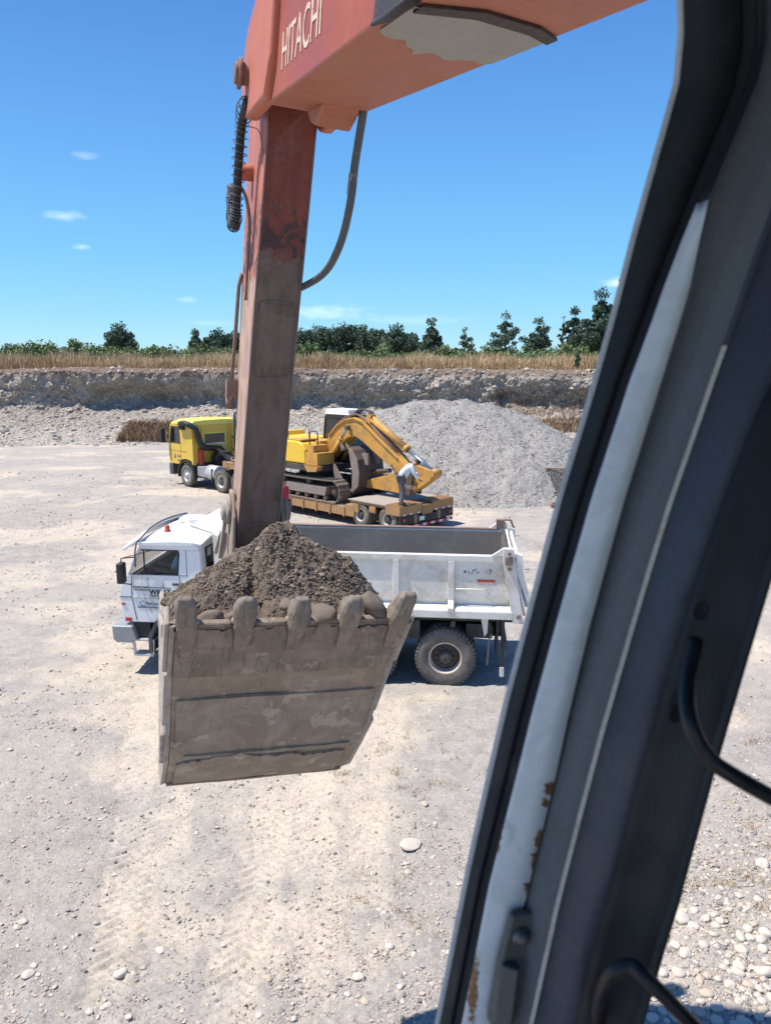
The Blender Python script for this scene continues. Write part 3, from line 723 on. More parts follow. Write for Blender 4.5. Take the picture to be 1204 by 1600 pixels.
TR = [  # u, distance, v of the top, crown width in photo pixels
    (185, 92, 503, 50, 1.5, 'rounded dark tree standing alone behind the bramble above the left bank', dict(crown0=.15, blob=.34)),
    (304, 112, 511, 26, 1.3, 'small dark tree on the skyline left of the orange digger arm', dict(crown0=.2, blob=.34)),
    (340, 116, 516, 52, 1.5, 'broad low dark tree on the skyline right beside the orange digger arm', dict(crown0=.1, blob=.34)),
    (366, 120, 518, 40, 1.5, 'dark tree on the skyline partly behind the orange digger arm', dict(crown0=.1, blob=.34)),
    (622, 130, 502, 46, .7, 'airy tree at the right end of the far dark wood', dict(crown0=.1, blob=.26)),
    (674, 108, 491, 32, 1.0, 'narrow upright dark tree right of the far wood', dict(crown0=.15, blob=.36)),
    (727, 96, 506, 32, .4, 'thin half-bare treetop rising from the bramble', dict(crown0=.1, blob=.22, leaf=('grey', 'dark2'))),
    (791, 100, 481, 56, .55, 'open spreading tree with sky showing through its crown', dict(crown0=.15, blob=.21)),
    (843, 98, 489, 44, .8, 'medium dark tree right of the open spreading tree', dict(crown0=.12, blob=.26)),
    (880, 104, 483, 18, .18, 'slender nearly bare tree left of the pointed dark tree', dict(crown0=.35, blob=.22, leaf=('grey',))),
    (898, 104, 472, 30, 1.2, 'pointed dark tree beside the slender bare one', dict(crown0=.12, blob=.36)),
    (914, 96, 506, 46, 1.5, 'low dark tree at the foot of the tallest skyline tree', dict(crown0=.08, blob=.36)),
    (941, 94, 441, 62, 1.35, 'tallest dark tree on the skyline, next to the cab post', dict(crown0=.18, blob=.27)),
    (1012, 62, 330, 60, 1.2, 'tall near tree mostly hidden behind the cab post with a twig showing', dict(crown0=.3, blob=.25)),
]
for (u, D, vt, wpx, dn, lb, kw) in TR:
    p = at(u, vt, D); tree(p.x, D, p.z - PLAT, wpx / 1200 * D, dn, lb, size=.0011 * D, **kw)
def shrub(u, D, vt, wpx, lb, leaf=('bramble2', 'bramble1'), dn=1.4, z0=None, g=None, name='shrub', cat='shrub'):
    p = at(u, vt, D); z = PLAT if z0 is None else z0; root = empty(name, (p.x, D, z), 0, lb, cat, g); h = (p.z - z) * (.66 if z0 is None else 1); w = wpx / 1200 * D
    mb = MB(); cs = []; rs = []; ps = []
    for i in range(9):
        a = i * 2.4; tip = Vector((math.cos(a) * w * .4 * random.random(), math.sin(a) * w * .3, h * random.uniform(.45, .95)))
        mb.tube([(0, 0, 0), tip * .5 + Vector((0, 0, .1)), tip], [.04, .025, .01], 5)
        rr = min(w, h) * random.uniform(.16, .28); cs.append(tuple(tip)); rs.append(rr); ps.append(int(dn * 140 * rr) + 20)
        cs.append(tuple(tip * .6)); rs.append(rr * 1.2); ps.append(int(dn * 120 * rr) + 15)
    mb.build('stem', M['bark'], root); P = clump_points(cs, rs, ps, .9); V, F = leaves(P, .05 + .07 * rng.random(len(P)))
    npmesh('foliage', V, F, [LG[q] if q in LG else M[q] for q in leaf], root, mi=rng.choice(len(leaf), len(P)))
for a in [(107, 74, 512, 44, 'tall arching green shrub left of the rounded dark tree'), (65, 76, 519, 36, 'bushy green shrub near the left end of the skyline'),
          (240, 74, 521, 34, 'green shrub right of the rounded dark tree'), (20, 78, 523, 40, 'broad green shrub at the far left of the skyline'), (480, 74, 520, 40, 'pale green shrub just right of the orange digger arm'),
          (600, 74, 523, 44, 'green shrub in front of the far dark wood'), (700, 75, 524, 40, 'green shrub right of the narrow upright tree'), (760, 74, 523, 38, 'green shrub left of the open spreading tree'),
          (900, 74, 520, 60, 'wide green shrub below the pointed dark tree')]: shrub(*a)
p_ = at(902, 549, 61.3); shrub(902, 61.3, 549, 9, 'small upright green shrub on the brink of the bank near the cab post', ('bramble1', 'dark2'), z0=PLAT - .3, dn=2.5)
# brown dead scrub on the slope
def scrub(x0, x1, t0, t1, n, nm, lb, hs=.5):
    xs = x0 + rng.random(n) * (x1 - x0); ts = t0 + rng.random(n) * (t1 - t0); P = wall_surface(xs, ts); P[:, 2] -= .03
    P[:, 1] -= .05
    H = hs * (.4 + .8 * rng.random(n)); V, F = blades(P, H, np.full(n, .022), 1.0)
    tag(npmesh(nm, V, F, [M['scrub1'], M['dry2']], mi=np.repeat(rng.choice([0, 0, 1], n), 2)), lb, None, kind='stuff')
M['scrub1'] = leafmat('dead_scrub', (.15, .095, .065), (.25, .165, .11), sc_=2)
p = at(215, 660, 57.5)
scrub(-19.2, -15.6, .14, .40, 3200, 'dead_scrub', 'patch of brown dead scrub on the bank behind the yellow lorry', .55)
scrub(0, 14, .3, .42, 2400, 'dead_scrub', 'brown dead scrub on the bank above the gravel heap', .3)
scrub(8, 16, .55, .75, 1300, 'dead_scrub', 'dark scrub clinging to the bank near the cab post', .35)
scrub(9.5, 15, .3, .5, 1800, 'dead_scrub', 'reddish dead scrub low on the bank right of the heap', .4)

# ------------------------------------------------------------------ wheels
def wheel(name, parent, c, D, W, side, rim, hub, tread=44, tyre=None, deep=.10):
    """side=-1: outer face towards -Y. Returns the tyre part, with rim and hub as its pieces"""
    Rr = D / 2; s = side; cx, cy, cz = c; o = MB()
    rr = Rr * .56
    prof = [(rr, W * .46), (rr * 1.06, W * .5), (Rr * .80, W * .5), (Rr * .93, W * .45), (Rr * .975, W * .36), (Rr * .975, -W * .36), (Rr * .93, -W * .45), (Rr * .8, -W * .5), (rr, -W * .46)]
    o.lathe([(a, b * s) for a, b in prof], (0, 0, 0), (0, 1, 0), 48)
    for i in range(tread):      # shoulder and centre lugs
        a = 2 * math.pi * i / tread
        for (y0, y1, off) in ((.20, .485, 0), (-.485, -.20, .5), (-.16, .16, .25)):
            b = a + off * 2 * math.pi / tread; dx, dz = math.cos(b), math.sin(b); t = Vector((-dz, 0, dx)); w = Rr * math.pi / tread * .62
            r1, r0 = Rr, Rr * .945
            vs = []
            for (rad, yy) in ((r0, y0 * W), (r1, y0 * W if abs(y0) < .3 else y0 * W * .9), (r1, y1 * W if abs(y1) < .3 else y1 * W * .9), (r0, y1 * W)):
                for k in (-1, 1): vs.append(Vector((dx * rad, yy, dz * rad)) + t * k * w)
            o.add(vs, [(0, 1, 3, 2), (2, 3, 5, 4), (4, 5, 7, 6), (0, 2, 4, 6), (1, 7, 5, 3)])
    ty = o.build(name, tyre or M['tyre'], parent); ty.location = c
    r = MB(); yo = W * .46 * s
    r.lathe([(rr * 1.0, yo * 1.03), (rr * .93, yo * 1.05), (rr * .90, yo * .95), (rr * .86, yo - s * deep * 1.0), (rr * .84, yo - s * (deep + W * .2)), (rr * .3, yo - s * (deep + W * .22)), (.01, yo - s * (deep + W * .22))], (0, 0, 0), (0, 1, 0), 40)
    r.build('rim', rim, ty)
    h = MB(); y2 = yo - s * deep
    h.lathe([(rr * .835, y2 - s * W * .16), (rr * .72, y2 - s * .03), (rr * .60, y2), (rr * .42, y2 - s * .005), (rr * .40, y2 + s * .05), (rr * .26, y2 + s * .09), (.01, y2 + s * .09)], (0, 0, 0), (0, 1, 0), 32)
    for i in range(10):
        a = 2 * math.pi * i / 10; q = Vector((math.cos(a) * rr * .53, y2, math.sin(a) * rr * .53)); h.cyl(q - Vector((0, s * .01, 0)), q + Vector((0, s * .035, 0)), .018, n=6)
    h.build('hub', hub, ty)
    return ty

# ------------------------------------------------------------------ people
def skinmesh(name, pts, edges, rad, mat_, parent, sub=2, root=0):
    me = bpy.data.meshes.new(name); me.from_pydata([tuple(p) for p in pts], edges, []); o = bpy.data.objects.new(name, me); C.objects.link(o)
    o.parent = parent; me.materials.append(mat_)
    sk = o.modifiers.new('skin', 'SKIN'); sk.use_smooth_shade = True
    if not me.skin_vertices: 
        bm = bmesh.new(); bm.from_mesh(me); bm.verts.layers.skin.verify(); bm.to_mesh(me); bm.free()
    for i, r in enumerate(rad):
        q = me.skin_vertices[0].data[i]; q.radius = (r, r) if not isinstance(r, tuple) else r; q.use_root = (i == root)
    ss = o.modifiers.new('sub', 'SUBSURF'); ss.levels = sub; ss.render_levels = sub
    return o
def person(loc, rz, label, J, shirt, trousers, hair_r=1.0, shoe=M['black'], group=None, sleeves='long', legs=True):
    """J: joints in metres, figure faces +X, left is +Y"""
    root = empty('person', loc, rz, label, 'person', group); V = lambda k: Vector(J[k])
    pts, ed, rad = [], [], []
    def a(p, r, frm=None):
        pts.append(Vector(p)); rad.append(r); i = len(pts) - 1
        if frm is not None: ed.append((frm, i))
        return i
    pel = a(V('pelvis'), .11); ch = a(V('chest'), (.12, .15), a(V('pelvis').lerp(V('chest'), .5), .115, pel)); nk = a(V('neck'), .055, ch)
    hd = a(V('head') - (V('head') - V('neck')) * .35, .075, nk); ht = a(V('head') + (V('head') - V('neck')).normalized() * .045, .085, hd); a(V('head') + (V('head') - V('neck')).normalized() * .10, .055, ht)
    for s in ('l', 'r'):
        sh = a(V('sh' + s), .052, ch); el = a(V('el' + s), .040, sh); wr = a(V('wr' + s), .026, el)
        hv = V('ha' + s) - V('wr' + s); hd_ = hv.normalized(); pm = a(V('wr' + s) + hd_ * .06, (.034, .018), wr)
        sd_ = hd_.orthogonal().normalized(); nn = hd_.cross(sd_)
        for k, (off, ln) in enumerate(((-.03, .065), (-.01, .078), (.01, .072), (.03, .055))):
            b = a(pts[pm] + hd_ * .035 + sd_ * off, .009, pm); m_ = a(pts[b] + hd_ * ln * .55 + nn * .008, .008, b); a(pts[m_] + hd_ * ln * .35 + nn * .022, .007, m_)
        t = a(pts[pm] - hd_ * .015 - sd_ * .045, .010, pm); a(pts[t] + hd_ * .035 - sd_ * .012, .008, t)
        if legs:
            hp = a(V('hi' + s), .085, pel); kn = a(V('kn' + s), .058, hp); an = a(V('an' + s), .038, kn); a(V('to' + s), .036, a(V('an' + s) + Vector((.03, 0, -.05)), .038, an))
    body = skinmesh('body', pts, ed, rad, M['skin'], root, 2)
    # face: nose, ears, eyes, mouth on the head, pieces of the body
    H = V('head'); up = (V('head') - V('neck')).normalized(); fw = (Vector(J['face']) - up * Vector(J['face']).dot(up)).normalized(); rt = up.cross(fw)
    f = MB(); f.tube([H + fw * .075 + up * .02, H + fw * .105 - up * .012, H + fw * .08 - up * .02], [.008, .014, .006], 6)
    for s in (-1, 1): f.tube([H + rt * s * .078 + up * .02, H + rt * s * .09, H + rt * s * .078 - up * .03], [.010, .016, .008], 6)
    f.build('nose_and_ears', M['skin'], root)
    e = MB()
    for s in (-1, 1): e.tube([H + fw * .078 + rt * s * .03 + up * .02, H + fw * .088 + rt * s * .03 + up * .02], .009, 6)
    e.tube([H + fw * .082 - rt * .022 - up * .05, H + fw * .09 - up * .052, H + fw * .082 + rt * .022 - up * .05], .005, 5)
    e.build('eyes_and_mouth', M['hair'], root)
    hr = MB(); rings = []
    for k in range(7):
        t = k / 6 * math.pi * .56; rr = .098 * math.sin(t) + .002; hh = .108 * math.cos(t)
        rings.append([H + up * (hh + .035) - fw * .012 + (rt * math.cos(q) + fw * math.sin(q) * (1.05 if math.sin(q) < 0 else .86)) * rr - (up * .045 * (t > 1.2) * (math.sin(q) < .2)) for q in [2 * math.pi * j / 16 for j in range(16)]])
    hr.ring_loft(rings[::-1]); hr.build('hair', M['hair'], root)
    pts2, ed2, rad2 = [], [], []
    def b(p, r, frm=None):
        pts2.append(Vector(p)); rad2.append(r); i = len(pts2) - 1
        if frm is not None: ed2.append((frm, i))
        return i
    w = b(V('pelvis') - Vector((0, 0, .04)), (.145, .17)); m1 = b(V('pelvis').lerp(V('chest'), .5), (.14, .17), w); c = b(V('chest'), (.145, .19), m1); n_ = b(V('chest').lerp(V('neck'), .75), .085, c)
    for s in ('l', 'r'):
        sh = b(V('sh' + s), .078, c); el = b(V('el' + s), .062, sh)
        if sleeves == 'long': b(V('el' + s).lerp(V('wr' + s), .93), .046, el)
        else: pts2[el] = V('sh' + s).lerp(V('el' + s), .75)
    skinmesh('shirt', pts2, ed2, rad2, shirt, root, 2)
    if legs:
        pts2, ed2, rad2 = [], [], []
        w = b(V('pelvis') + (V('chest') - V('pelvis')) * .12, (.14, .165))
        for s in ('l', 'r'):
            hp = b(V('hi' + s), .108, w); kn = b(V('kn' + s), .082, hp); b(V('an' + s) + Vector((0, 0, .01)), .070, b(V('kn' + s).lerp(V('an' + s), .55), .074, kn))
        skinmesh('trousers', pts2, ed2, rad2, trousers, root, 2)
        sh = MB()
        for s in ('l', 'r'):
            A = V('an' + s); T = V('to' + s); d = (T - A); d.z = 0; d.normalize(); z0 = T.z - .035
            A0 = Vector((A.x, A.y, z0)) - d * .07
            sh.ring_loft([[A0 + d * x + Vector((-d.y, d.x, 0)) * math.cos(q) * wd + Vector((0, 0, max(0, math.sin(q)) * hh)) for q in [2 * math.pi * j / 12 for j in range(12)]] for x, wd, hh in ((0, .02, .06), (.03, .042, .10), (.10, .045, .11), (.18, .05, .075), (.26, .046, .055), (.30, .02, .03))])
        sh.build('shoes', shoe, root)
    return root
STAND = dict(pelvis=(0, 0, .95), chest=(.01, 0, 1.32), neck=(.0, 0, 1.50), head=(.02, 0, 1.66), face=(1, 0, 0),
             shl=(0, .19, 1.42), ell=(-.02, .25, 1.14), wrl=(.08, .25, .90), hal=(.13, .25, .80), shr=(0, -.19, 1.42), elr=(.0, -.27, 1.15), wrr=(.16, -.30, .95), har=(.24, -.29, .88),
             hil=(0, .10, .90), knl=(.03, .11, .49), anl=(-.01, .12, .09), tol=(.14, .13, .035), hir=(0, -.10, .90), knr=(.05, -.11, .49), anr=(.03, -.12, .09), tor=(.18, -.13, .035))
BENT = dict(pelvis=(-.12, 0, .95), chest=(.16, 0, 1.27), neck=(.30, 0, 1.36), head=(.42, 0, 1.40), face=(.6, 0, -1),
            shl=(.20, .19, 1.30), ell=(.36, .24, 1.06), wrl=(.52, .16, 1.0), hal=(.6, .14, .98), shr=(.20, -.19, 1.30), elr=(.30, -.25, 1.04), wrr=(.44, -.20, .88), har=(.52, -.18, .84),
            hil=(-.12, .10, .90), knl=(-.03, .13, .48), anl=(-.10, .13, .09), tol=(.05, .15, .035), hir=(-.12, -.10, .90), knr=(-.06, -.13, .48), anr=(-.14, -.15, .09), tor=(.01, -.16, .035))

# ------------------------------------------------------------------ white tipper truck (front towards -X, left side -Y)
def tipper():
    root = empty('dump_truck', (WHEEL_X, WHEEL_Y, 0), R(-6), 'white cab-over tipper truck standing side-on behind the loaded digger bucket, its empty body open', 'dump truck')
    W = M['white']; BW = M['bodywhite']
    ch = MB()
    for s in (-1, 1):
        ch.box(-5.7, 1.0, s * .36, s * .46, .72, .98)
        for ax in (0, -1.35): ch.box(ax - .5, ax + .5, s * .50, s * .60, .52, .60); ch.box(ax - .35, ax + .35, s * .50, s * .60, .60, .66)
    for x in (-4.6, -3.2, -2.2, -.7, .9): ch.box(x - .05, x + .05, -.36, .36, .76, .95)
    for ax in (0, -1.35, -4.62): ch.cyl((ax, -.9, .52), (ax, .9, .52), .09); 
    for ax in (0, -1.35): ch.lathe([(.05, -.2), (.2, -.12), (.24, 0), (.2, .12), (.05, .2)], (ax, 0, .52), (1, 0, 0), 16)
    ch.cyl((-5, 0, .6), (0, 0, .6), .06)
    ch.box(-.9, -.45, -1.0, -.5, .82, 1.15); ch.box(.35, .8, -.95, -.45, .85, 1.1)
    ch.box(-3.9, 1.2, -.5, .5, 1.0, 1.16); ch.box(-3.7, .9, -1.0, 1.0, 1.17, 1.24)
    for x in np.arange(-3.6, 1.1, .62): ch.box(x - .04, x + .04, -1.04, 1.04, 1.05, 1.165)
    ch.box(-4.25, -3.2, .5, 1.05, .5, 1.05)
    ch.build('chassis', M['chassis'], root)
    ft = MB(); ft.lathe([(.02, 0), (.3, 0), (.31, .02), (.31, .9), (.3, .92), (.02, .92)], (-3.9, -.78, .82), (1, 0, 0), 24); ft.box(-3.7, -3.66, -1.1, -.46, .5, 1.14); ft.box(-3.25, -3.21, -1.1, -.46, .5, 1.14)
    ft.build('fuel_tank', M['alum'], root)
    # tipping body
    RB, RT = 1.28, 1.04     # rear edge at the bottom and the top
    for s in (-1, 1):
        p = MB(); F0 = -3.9
        prof = [(1.05, 2.26), (1.05, 1.66), (.99, 1.50), (.99, 1.46), (.955, 1.46), (.955, 1.52), (1.015, 1.67), (1.015, 2.26)]
        p.m = 0; p.prism([(s * a, b) for a, b in prof], F0, RT + .02, 'x')
        sd_ = p.build('side_panel', [BW], root, .004)
        r = MB(); r.prism([(s * 1.005, 2.262), (s * 1.088, 2.255), (s * 1.088, 2.345), (s * 1.075, 2.36), (s * 1.02, 2.36), (s * 1.005, 2.34)], F0, RT - .05, 'x')
        r.build('top_rail', BW, sd_, .004)
        if s > 0:
            r = MB(); r.box(F0, RT - .12, 1.00, 1.12, 2.362, 2.385); r.build('rail_cap', M['rustrail'], sd_, .004)
        r = MB(); r.prism([(s * .94, 1.458), (s * 1.04, 1.458), (s * 1.16, 1.41), (s * 1.17, 1.385), (s * 1.17, 1.27), (s * 1.13, 1.252), (s * .94, 1.252)], F0, RB - .16, 'x')
        r.build('bottom_rail', BW, sd_, .005)
        for x in (-3.72, -2.78, -1.82, -.86, .08):
            b = MB(); b.box(x - .05, x + .05, s * 1.052, s * 1.092, 1.56, 2.25); b.prism([(s * 1.052, 1.562), (s * 1.052, 1.42), (s * 1.18, 1.385), (s * 1.18, 1.44), (s * 1.092, 1.562)], x - .05, x + .05, 'x'); b.build('rib', BW, sd_, .006)
        b = MB(); y0, y1 = (s * .95, s * 1.165)
        b.prism([(RT - .10, 2.50), (RT + .06, 2.50), (RB + .03, 1.20), (RB - .15, 1.20), (RT - .105, 2.26)], s * 1.055, s * 1.165); b.prism([(RT - .3, 2.362), (RT - .10, 2.50), (RT - .10, 2.362)], s * 1.07, s * 1.12)
        pst = b.build('corner_post', BW, sd_, .006)
        b = MB()
        b.build if False else None
        for (x, z, rr) in ((RT + .0, 2.42, .028), (RT + .01, 2.16, .035), (RB - .06, 1.33, .04)): b = MB(); b.cyl((x, s * 1.165, z), (x, s * 1.20, z), rr, n=12); b.build('hinge_pin', M['rustrail'], pst)
        b = MB(); b.box(RT - .06, RT + .06, s * 1.166, s * 1.18, 2.22, 2.36); b.build('hinge_plate', M['rustrail'], pst)
        b = MB(); b.prism([(RT + .10, 2.42), (RT + .22, 2.38), (RT + .24, 2.1), (RB + .18, 1.45), (RB + .17, 1.28), (RB + .10, 1.28), (RB + .11, 1.5), (RT + .12, 2.1)], s * 1.04, s * 1.13); b.build('tailgate_edge', BW, sd_, .006)
        if s > 0:
            b = MB(); b.box(RT - .14, RT + .02, 1.0, 1.12, 2.39, 2.56); b.tube([(RT + .02, 1.08, 2.55), (RT + .14, 1.1, 2.54), (RT + .20, 1.1, 2.38), (RT + .22, 1.1, 2.20)], .022); b.build('latch_bracket', M['rustrail'], sd_, .006)
    bp = MB(); bp.box(-3.86, 1.1, -.95, .95, 1.27, 1.31)
    bp.prism([(-3.86, 1.312), (1.0, 1.312), (1.0, 1.345), (-3.86, 1.345)], -.93, .93); bp.build('body_floor', M['bodyin'], root)
    for s in (-1, 1):
        b = MB(); b.prism([(s * .93, 1.35), (s * .935, 1.35), (s * 1.008, 1.68), (s * 1.008, 2.33), (s * .998, 2.33), (s * .998, 1.68)], -3.84, RT - .04, 'x'); b.build('inner_lining', M['bodyin'], root)
    b = MB(); b.box(-3.96, -3.905, -1.15, 1.15, 1.25, 2.62); b.prism([(-3.9, 2.58), (-3.96, 2.625), (-4.45, 2.78), (-4.45, 2.74)], -1.1, 1.1)
    for y in (-1.1, -.4, .4, 1.1): b.prism([(-3.962, 1.3), (-3.962, 2.6), (-4.05, 2.64), (-4.03, 1.3)], y - .03, y + .03)
    b.build('headboard', BW, root, .005)
    b = MB(); b.prism([(RT + .03, 2.38), (RT + .07, 2.38), (RB + .07, 1.3), (RB + .03, 1.3)], -1.04, 1.04)
    for z in (1.5, 1.9, 2.3): b.box(RT + .10 + (2.38 - z) * .22, RT + .15 + (2.38 - z) * .22, -1.0, 1.0, z - .05, z + .05)
    b.build('tailgate', BW, root, .005)
    b = MB(); b.box(.52, .82, -1.056, -1.0505, 1.885, 1.93); b.build('red_reflector', M['lampred'], root)
    b = MB(); b.tube([(.16, -1.06, 1.76), (.16, -1.09, 1.765), (.62, -1.09, 1.765), (.68, -1.06, 1.78)], .011); b.build('hook_bar', M['bodywhite'], root)
    # worn lettering left as scattered scratches
    b = MB(); rr = random.Random(4)
    for i in range(26):
        x = .28 + rr.random() * .5; z = 2.02 + .07 * rr.random(); b.box(x, x + .006 + rr.random() * .012, -1.0545, -1.0505, z, z + .01 + rr.random() * .03)
    b.build('paint_scars', M['rustrail'], root)
    b = MB(); b.prism([(.60, 1.25), (.72, 1.25), (.71, 1.0), (.66, .93)], -1.10, -1.09); b.build('bracket_plate', BW, root)
    b = MB(); b.tube([(.78, -1.08, .98), (.74, -1.09, .86), (.72, -1.1, .42)], .015); b.build('hanging_strap', M['bodyin'], root)
    for s in (-1, 1):
        b = MB(); b.box(.86, .90, s * 1.1, s * .45, .55, 1.24); b.box(.94, 1.0, s * 1.12, s * 1.09, .38, 1.24); b.build('mudflap', M['black'], root, .004)
        b = MB(); b.box(.935, 1.01, s * 1.124, s * 1.10, .22, .40); b.build('flap_weight', M['bodywhite'], root, .01)
    b = MB(); b.box(.98, 1.06, -.9, .9, .62, .78); b.build('rear_bumper', M['darkgrey'], root, .01)
    for s in (-1, 1):
        for x in (0, -1.35):
            wheel('wheel', root, (x, s * .98, .515), 1.05, .29, s, M['rimtan'], M['rimdark']); wheel('wheel', root, (x, s * .66, .515), 1.05, .29, -s, M['rimtan'], M['rimdark'], 30)
        wheel('wheel', root, (-4.62, s * 1.0, .515), 1.03, .29, s, M['rimwhite'], M['rimdark'])
    # cab -------------------------------------------------------------
    cab = MB(); y = 1.08
    for s in (-1, 1):
        a, b_ = s * (y - .05), s * y
        cab.prism([(-5.78, 1.02), (-5.83, 1.50), (-5.80, 1.66), (-5.66, 1.90), (-4.30, 1.90), (-4.30, 1.02), (-4.32, 1.20), (-4.5, 1.28), (-4.75, 1.25), (-5.0, 1.14), (-5.14, 1.02)], a, b_)
        cab.prism([(-4.72, 1.902), (-4.68, 2.30), (-4.70, 2.36), (-4.32, 2.36), (-4.30, 1.902)], a, b_)
        cab.prism([(-5.62, 1.902), (-5.66, 1.902), (-5.44, 2.36), (-5.38, 2.36)], a, b_)
        cab.prism([(-5.44, 2.362), (-4.32, 2.362), (-4.34, 2.44), (-5.40, 2.44)], a, b_)
    cab.prism([(-5.83, 1.50), (-5.80, 1.66), (-5.66, 1.90), (-5.61, 1.90), (-5.75, 1.64), (-5.78, 1.5), (-5.74, 1.02), (-5.78, 1.02)], -y + .05, y - .05)
    cab.prism([(-4.34, 1.02), (-4.30, 1.02), (-4.30, 1.90), (-4.34, 1.90)], -y + .05, y - .05)
    for s in (-1, 1): cab.prism([(-4.34, 1.902), (-4.30, 1.902), (-4.32, 2.44), (-4.36, 2.44)], s * (y - .05), s * .80)
    cab.box(-4.358, -4.315, -.80, .80, 2.36, 2.44); cab.box(-4.36, -4.30, -.80, .80, 1.902, 1.93)
    cab.box(-5.7, -4.35, -1.02, 1.02, 1.0, 1.06)
    cb = cab.build('cab', W, root, .012); cb.location.z = -.05
    rf = MB(); rings = []
    for (x, z, yy, zz) in ((-5.60, 2.385, 1.02, 2.40), (-5.50, 2.44, 1.10, 2.47), (-5.38, 2.45, 1.13, 2.55), (-4.75, 2.45, 1.13, 2.60), (-4.42, 2.45, 1.12, 2.57), (-4.28, 2.45, 1.06, 2.49)):
        rings.append([(x, -yy, z), (x, -yy, (z + zz) / 2), (x, -yy * .86, zz - .02), (x, -yy * .4, zz), (x, yy * .4, zz), (x, yy * .86, zz - .02), (x, yy, (z + zz) / 2), (x, yy, z)])
    rf.ring_loft(rings, smooth=False); rfo = rf.build('roof', W, cb, .02, 3)
    b = MB(); b.prism([(-5.20, -.05 + .35), (-4.95, .18), (-4.70, .30), (-4.70, .62), (-4.95, .74), (-5.20, .62)], 2.58, 2.66, 'z'); b.build('roof_hatch', W, rfo, .02) if False else b.build('roof_hatch', W, cb, .02)
    b = MB(); b.lathe([(.055, 0), (.06, .03), (.045, .035), (.045, .10), (.03, .125), (.005, .13)], (-5.10, -.52, 2.565), (0, 0, 1), 16); b.build('beacon', M['lampred'], cb)
    b = MB(); rg = []
    for k in range(13):     # sun visor bowed round the windscreen head
        t = -1 + 2 * k / 12; x = -5.70 - .10 * (1 - t * t); yy = 1.12 * t
        rg.append([(x - .02, yy, 2.36 + .04 * (1 - t * t)), (x + .36, yy * .985, 2.60 + .05 * (1 - t * t)), (x + .37, yy * .985, 2.57 + .04 * (1 - t * t)), (x + .015, yy, 2.33 + .04 * (1 - t * t))])
    b.ring_loft(rg, smooth=False); b.build('sun_visor', W, cb, .004)
    b = MB(); pts = [(-5.33 - .10 * (1 - (t / 6) ** 2) + .0, 1.1 * t / 6, 2.60 + .05 * (1 - (t / 6) ** 2)) for t in range(-6, 7)]; b.tube([(-5.47, -1.14, 2.05), (-5.46, -1.15, 2.32), (-5.42, -1.15, 2.50)] + pts, .015, 8); b.build('visor_rail', M['darkgrey'], cb)
    # glazing
    for s in (-1, 1):
        b = MB(); b.prism([(-5.62, 1.905), (-4.725, 1.905), (-4.685, 2.30), (-4.705, 2.357), (-5.385, 2.357)], s * (y - .03), s * (y - .022)); b.build('side_window', M['glass'], cb)
        b = MB(); b.box(-5.345, -5.325, s * (y - .02), s * (y + .004), 1.905, 2.357)
        b.tube([(-5.60, s * y, 1.91), (-4.735, s * y, 1.91), (-4.70, s * y, 2.30), (-4.72, s * y, 2.35), (-5.38, s * y, 2.355)], .010, 6); b.build('window_seal', M['black'], cb)
    b = MB(); b.add([(-5.66, -1.02, 1.91), (-5.66, 1.02, 1.91), (-5.43, 1.02, 2.38), (-5.43, -1.02, 2.38), (-5.655, -1.02, 1.91), (-5.655, 1.02, 1.91), (-5.425, 1.02, 2.38), (-5.425, -1.02, 2.38)], [(0, 1, 2, 3), (7, 6, 5, 4), (0, 4, 5, 1), (3, 2, 6, 7), (0, 3, 7, 4), (1, 5, 6, 2)]); b.build('windscreen', M['glass'], cb)
    b = MB(); b.prism([(-.76, 1.94), (.76, 1.94), (.76, 2.34), (-.76, 2.34)], -4.345, -4.338, 'x'); b.build('rear_window', M['glassdark'], cb)
    b = MB(); b.box(-4.336, -4.334, -.62, -.42, 2.15, 2.30); b.build('window_sticker', M['reflwhite'], cb)
    b = MB(); b.tube([(-4.31, -.78, 1.95), (-4.31, .78, 1.95), (-4.32, .78, 2.34), (-4.32, -.78, 2.34), (-4.31, -.78, 1.95)], .012, 6); b.build('rear_window_seal', M['darkgrey'], cb)
    b = MB(); b.prism([(-4.9, 1.06), (-4.45, 1.06), (-4.42, 2.15), (-4.55, 2.15), (-4.62, 1.55), (-4.95, 1.5)], -.85, -.3); b.prism([(-4.9, 1.06), (-4.45, 1.06), (-4.42, 2.15), (-4.55, 2.15), (-4.62, 1.55), (-4.95, 1.5)], .3, .85)
    b.prism([(-5.72, 1.1), (-5.45, 1.1), (-5.40, 1.72), (-5.50, 1.88), (-5.62, 1.88)], -1.0, 1.0); b.lathe([(.2, -.012), (.22, 0), (.2, .012)], (-5.30, -.55, 1.86), (-.5, 0, .8), 20); b.build('cab_interior', M['seat'], cb)
    # door furniture and trim
    sd2 = -y - .001
    b = MB(); b.tube([(-4.70, -y - .001, 1.06), (-4.70, -y - .001, 1.90), (-4.56, -y, 1.905), (-4.56, -y, 2.36)], .006, 5); b.tube([(-5.53, -y - .002, 1.06), (-5.60, -y - .002, 1.5), (-5.58, -y - .002, 1.88)], .007, 5)
    b.box(-5.82, -4.6, -y - .006, -y + .004, 1.475, 1.49); b.build('door_gap', M['darkgrey'], cb)
    b = MB(); b.box(-4.83, -4.66, -y - .03, -y - .0, 1.72, 1.765); b.build('door_handle', M['darkgrey'], cb, .006)
    b = MB(); b.box(-5.28, -4.86, -y - .006, -y - .001, 1.662, 1.672); b.box(-5.28, -4.86, -y - .006, -y - .001, 1.515, 1.523); b.build('plate_border', M['ink'], cb)
    b = MB(); b.box(-5.56, -5.25, -y - .02, -y - .002, 1.665, 1.685); b.build('badge_strip', M['darkgrey'], cb)
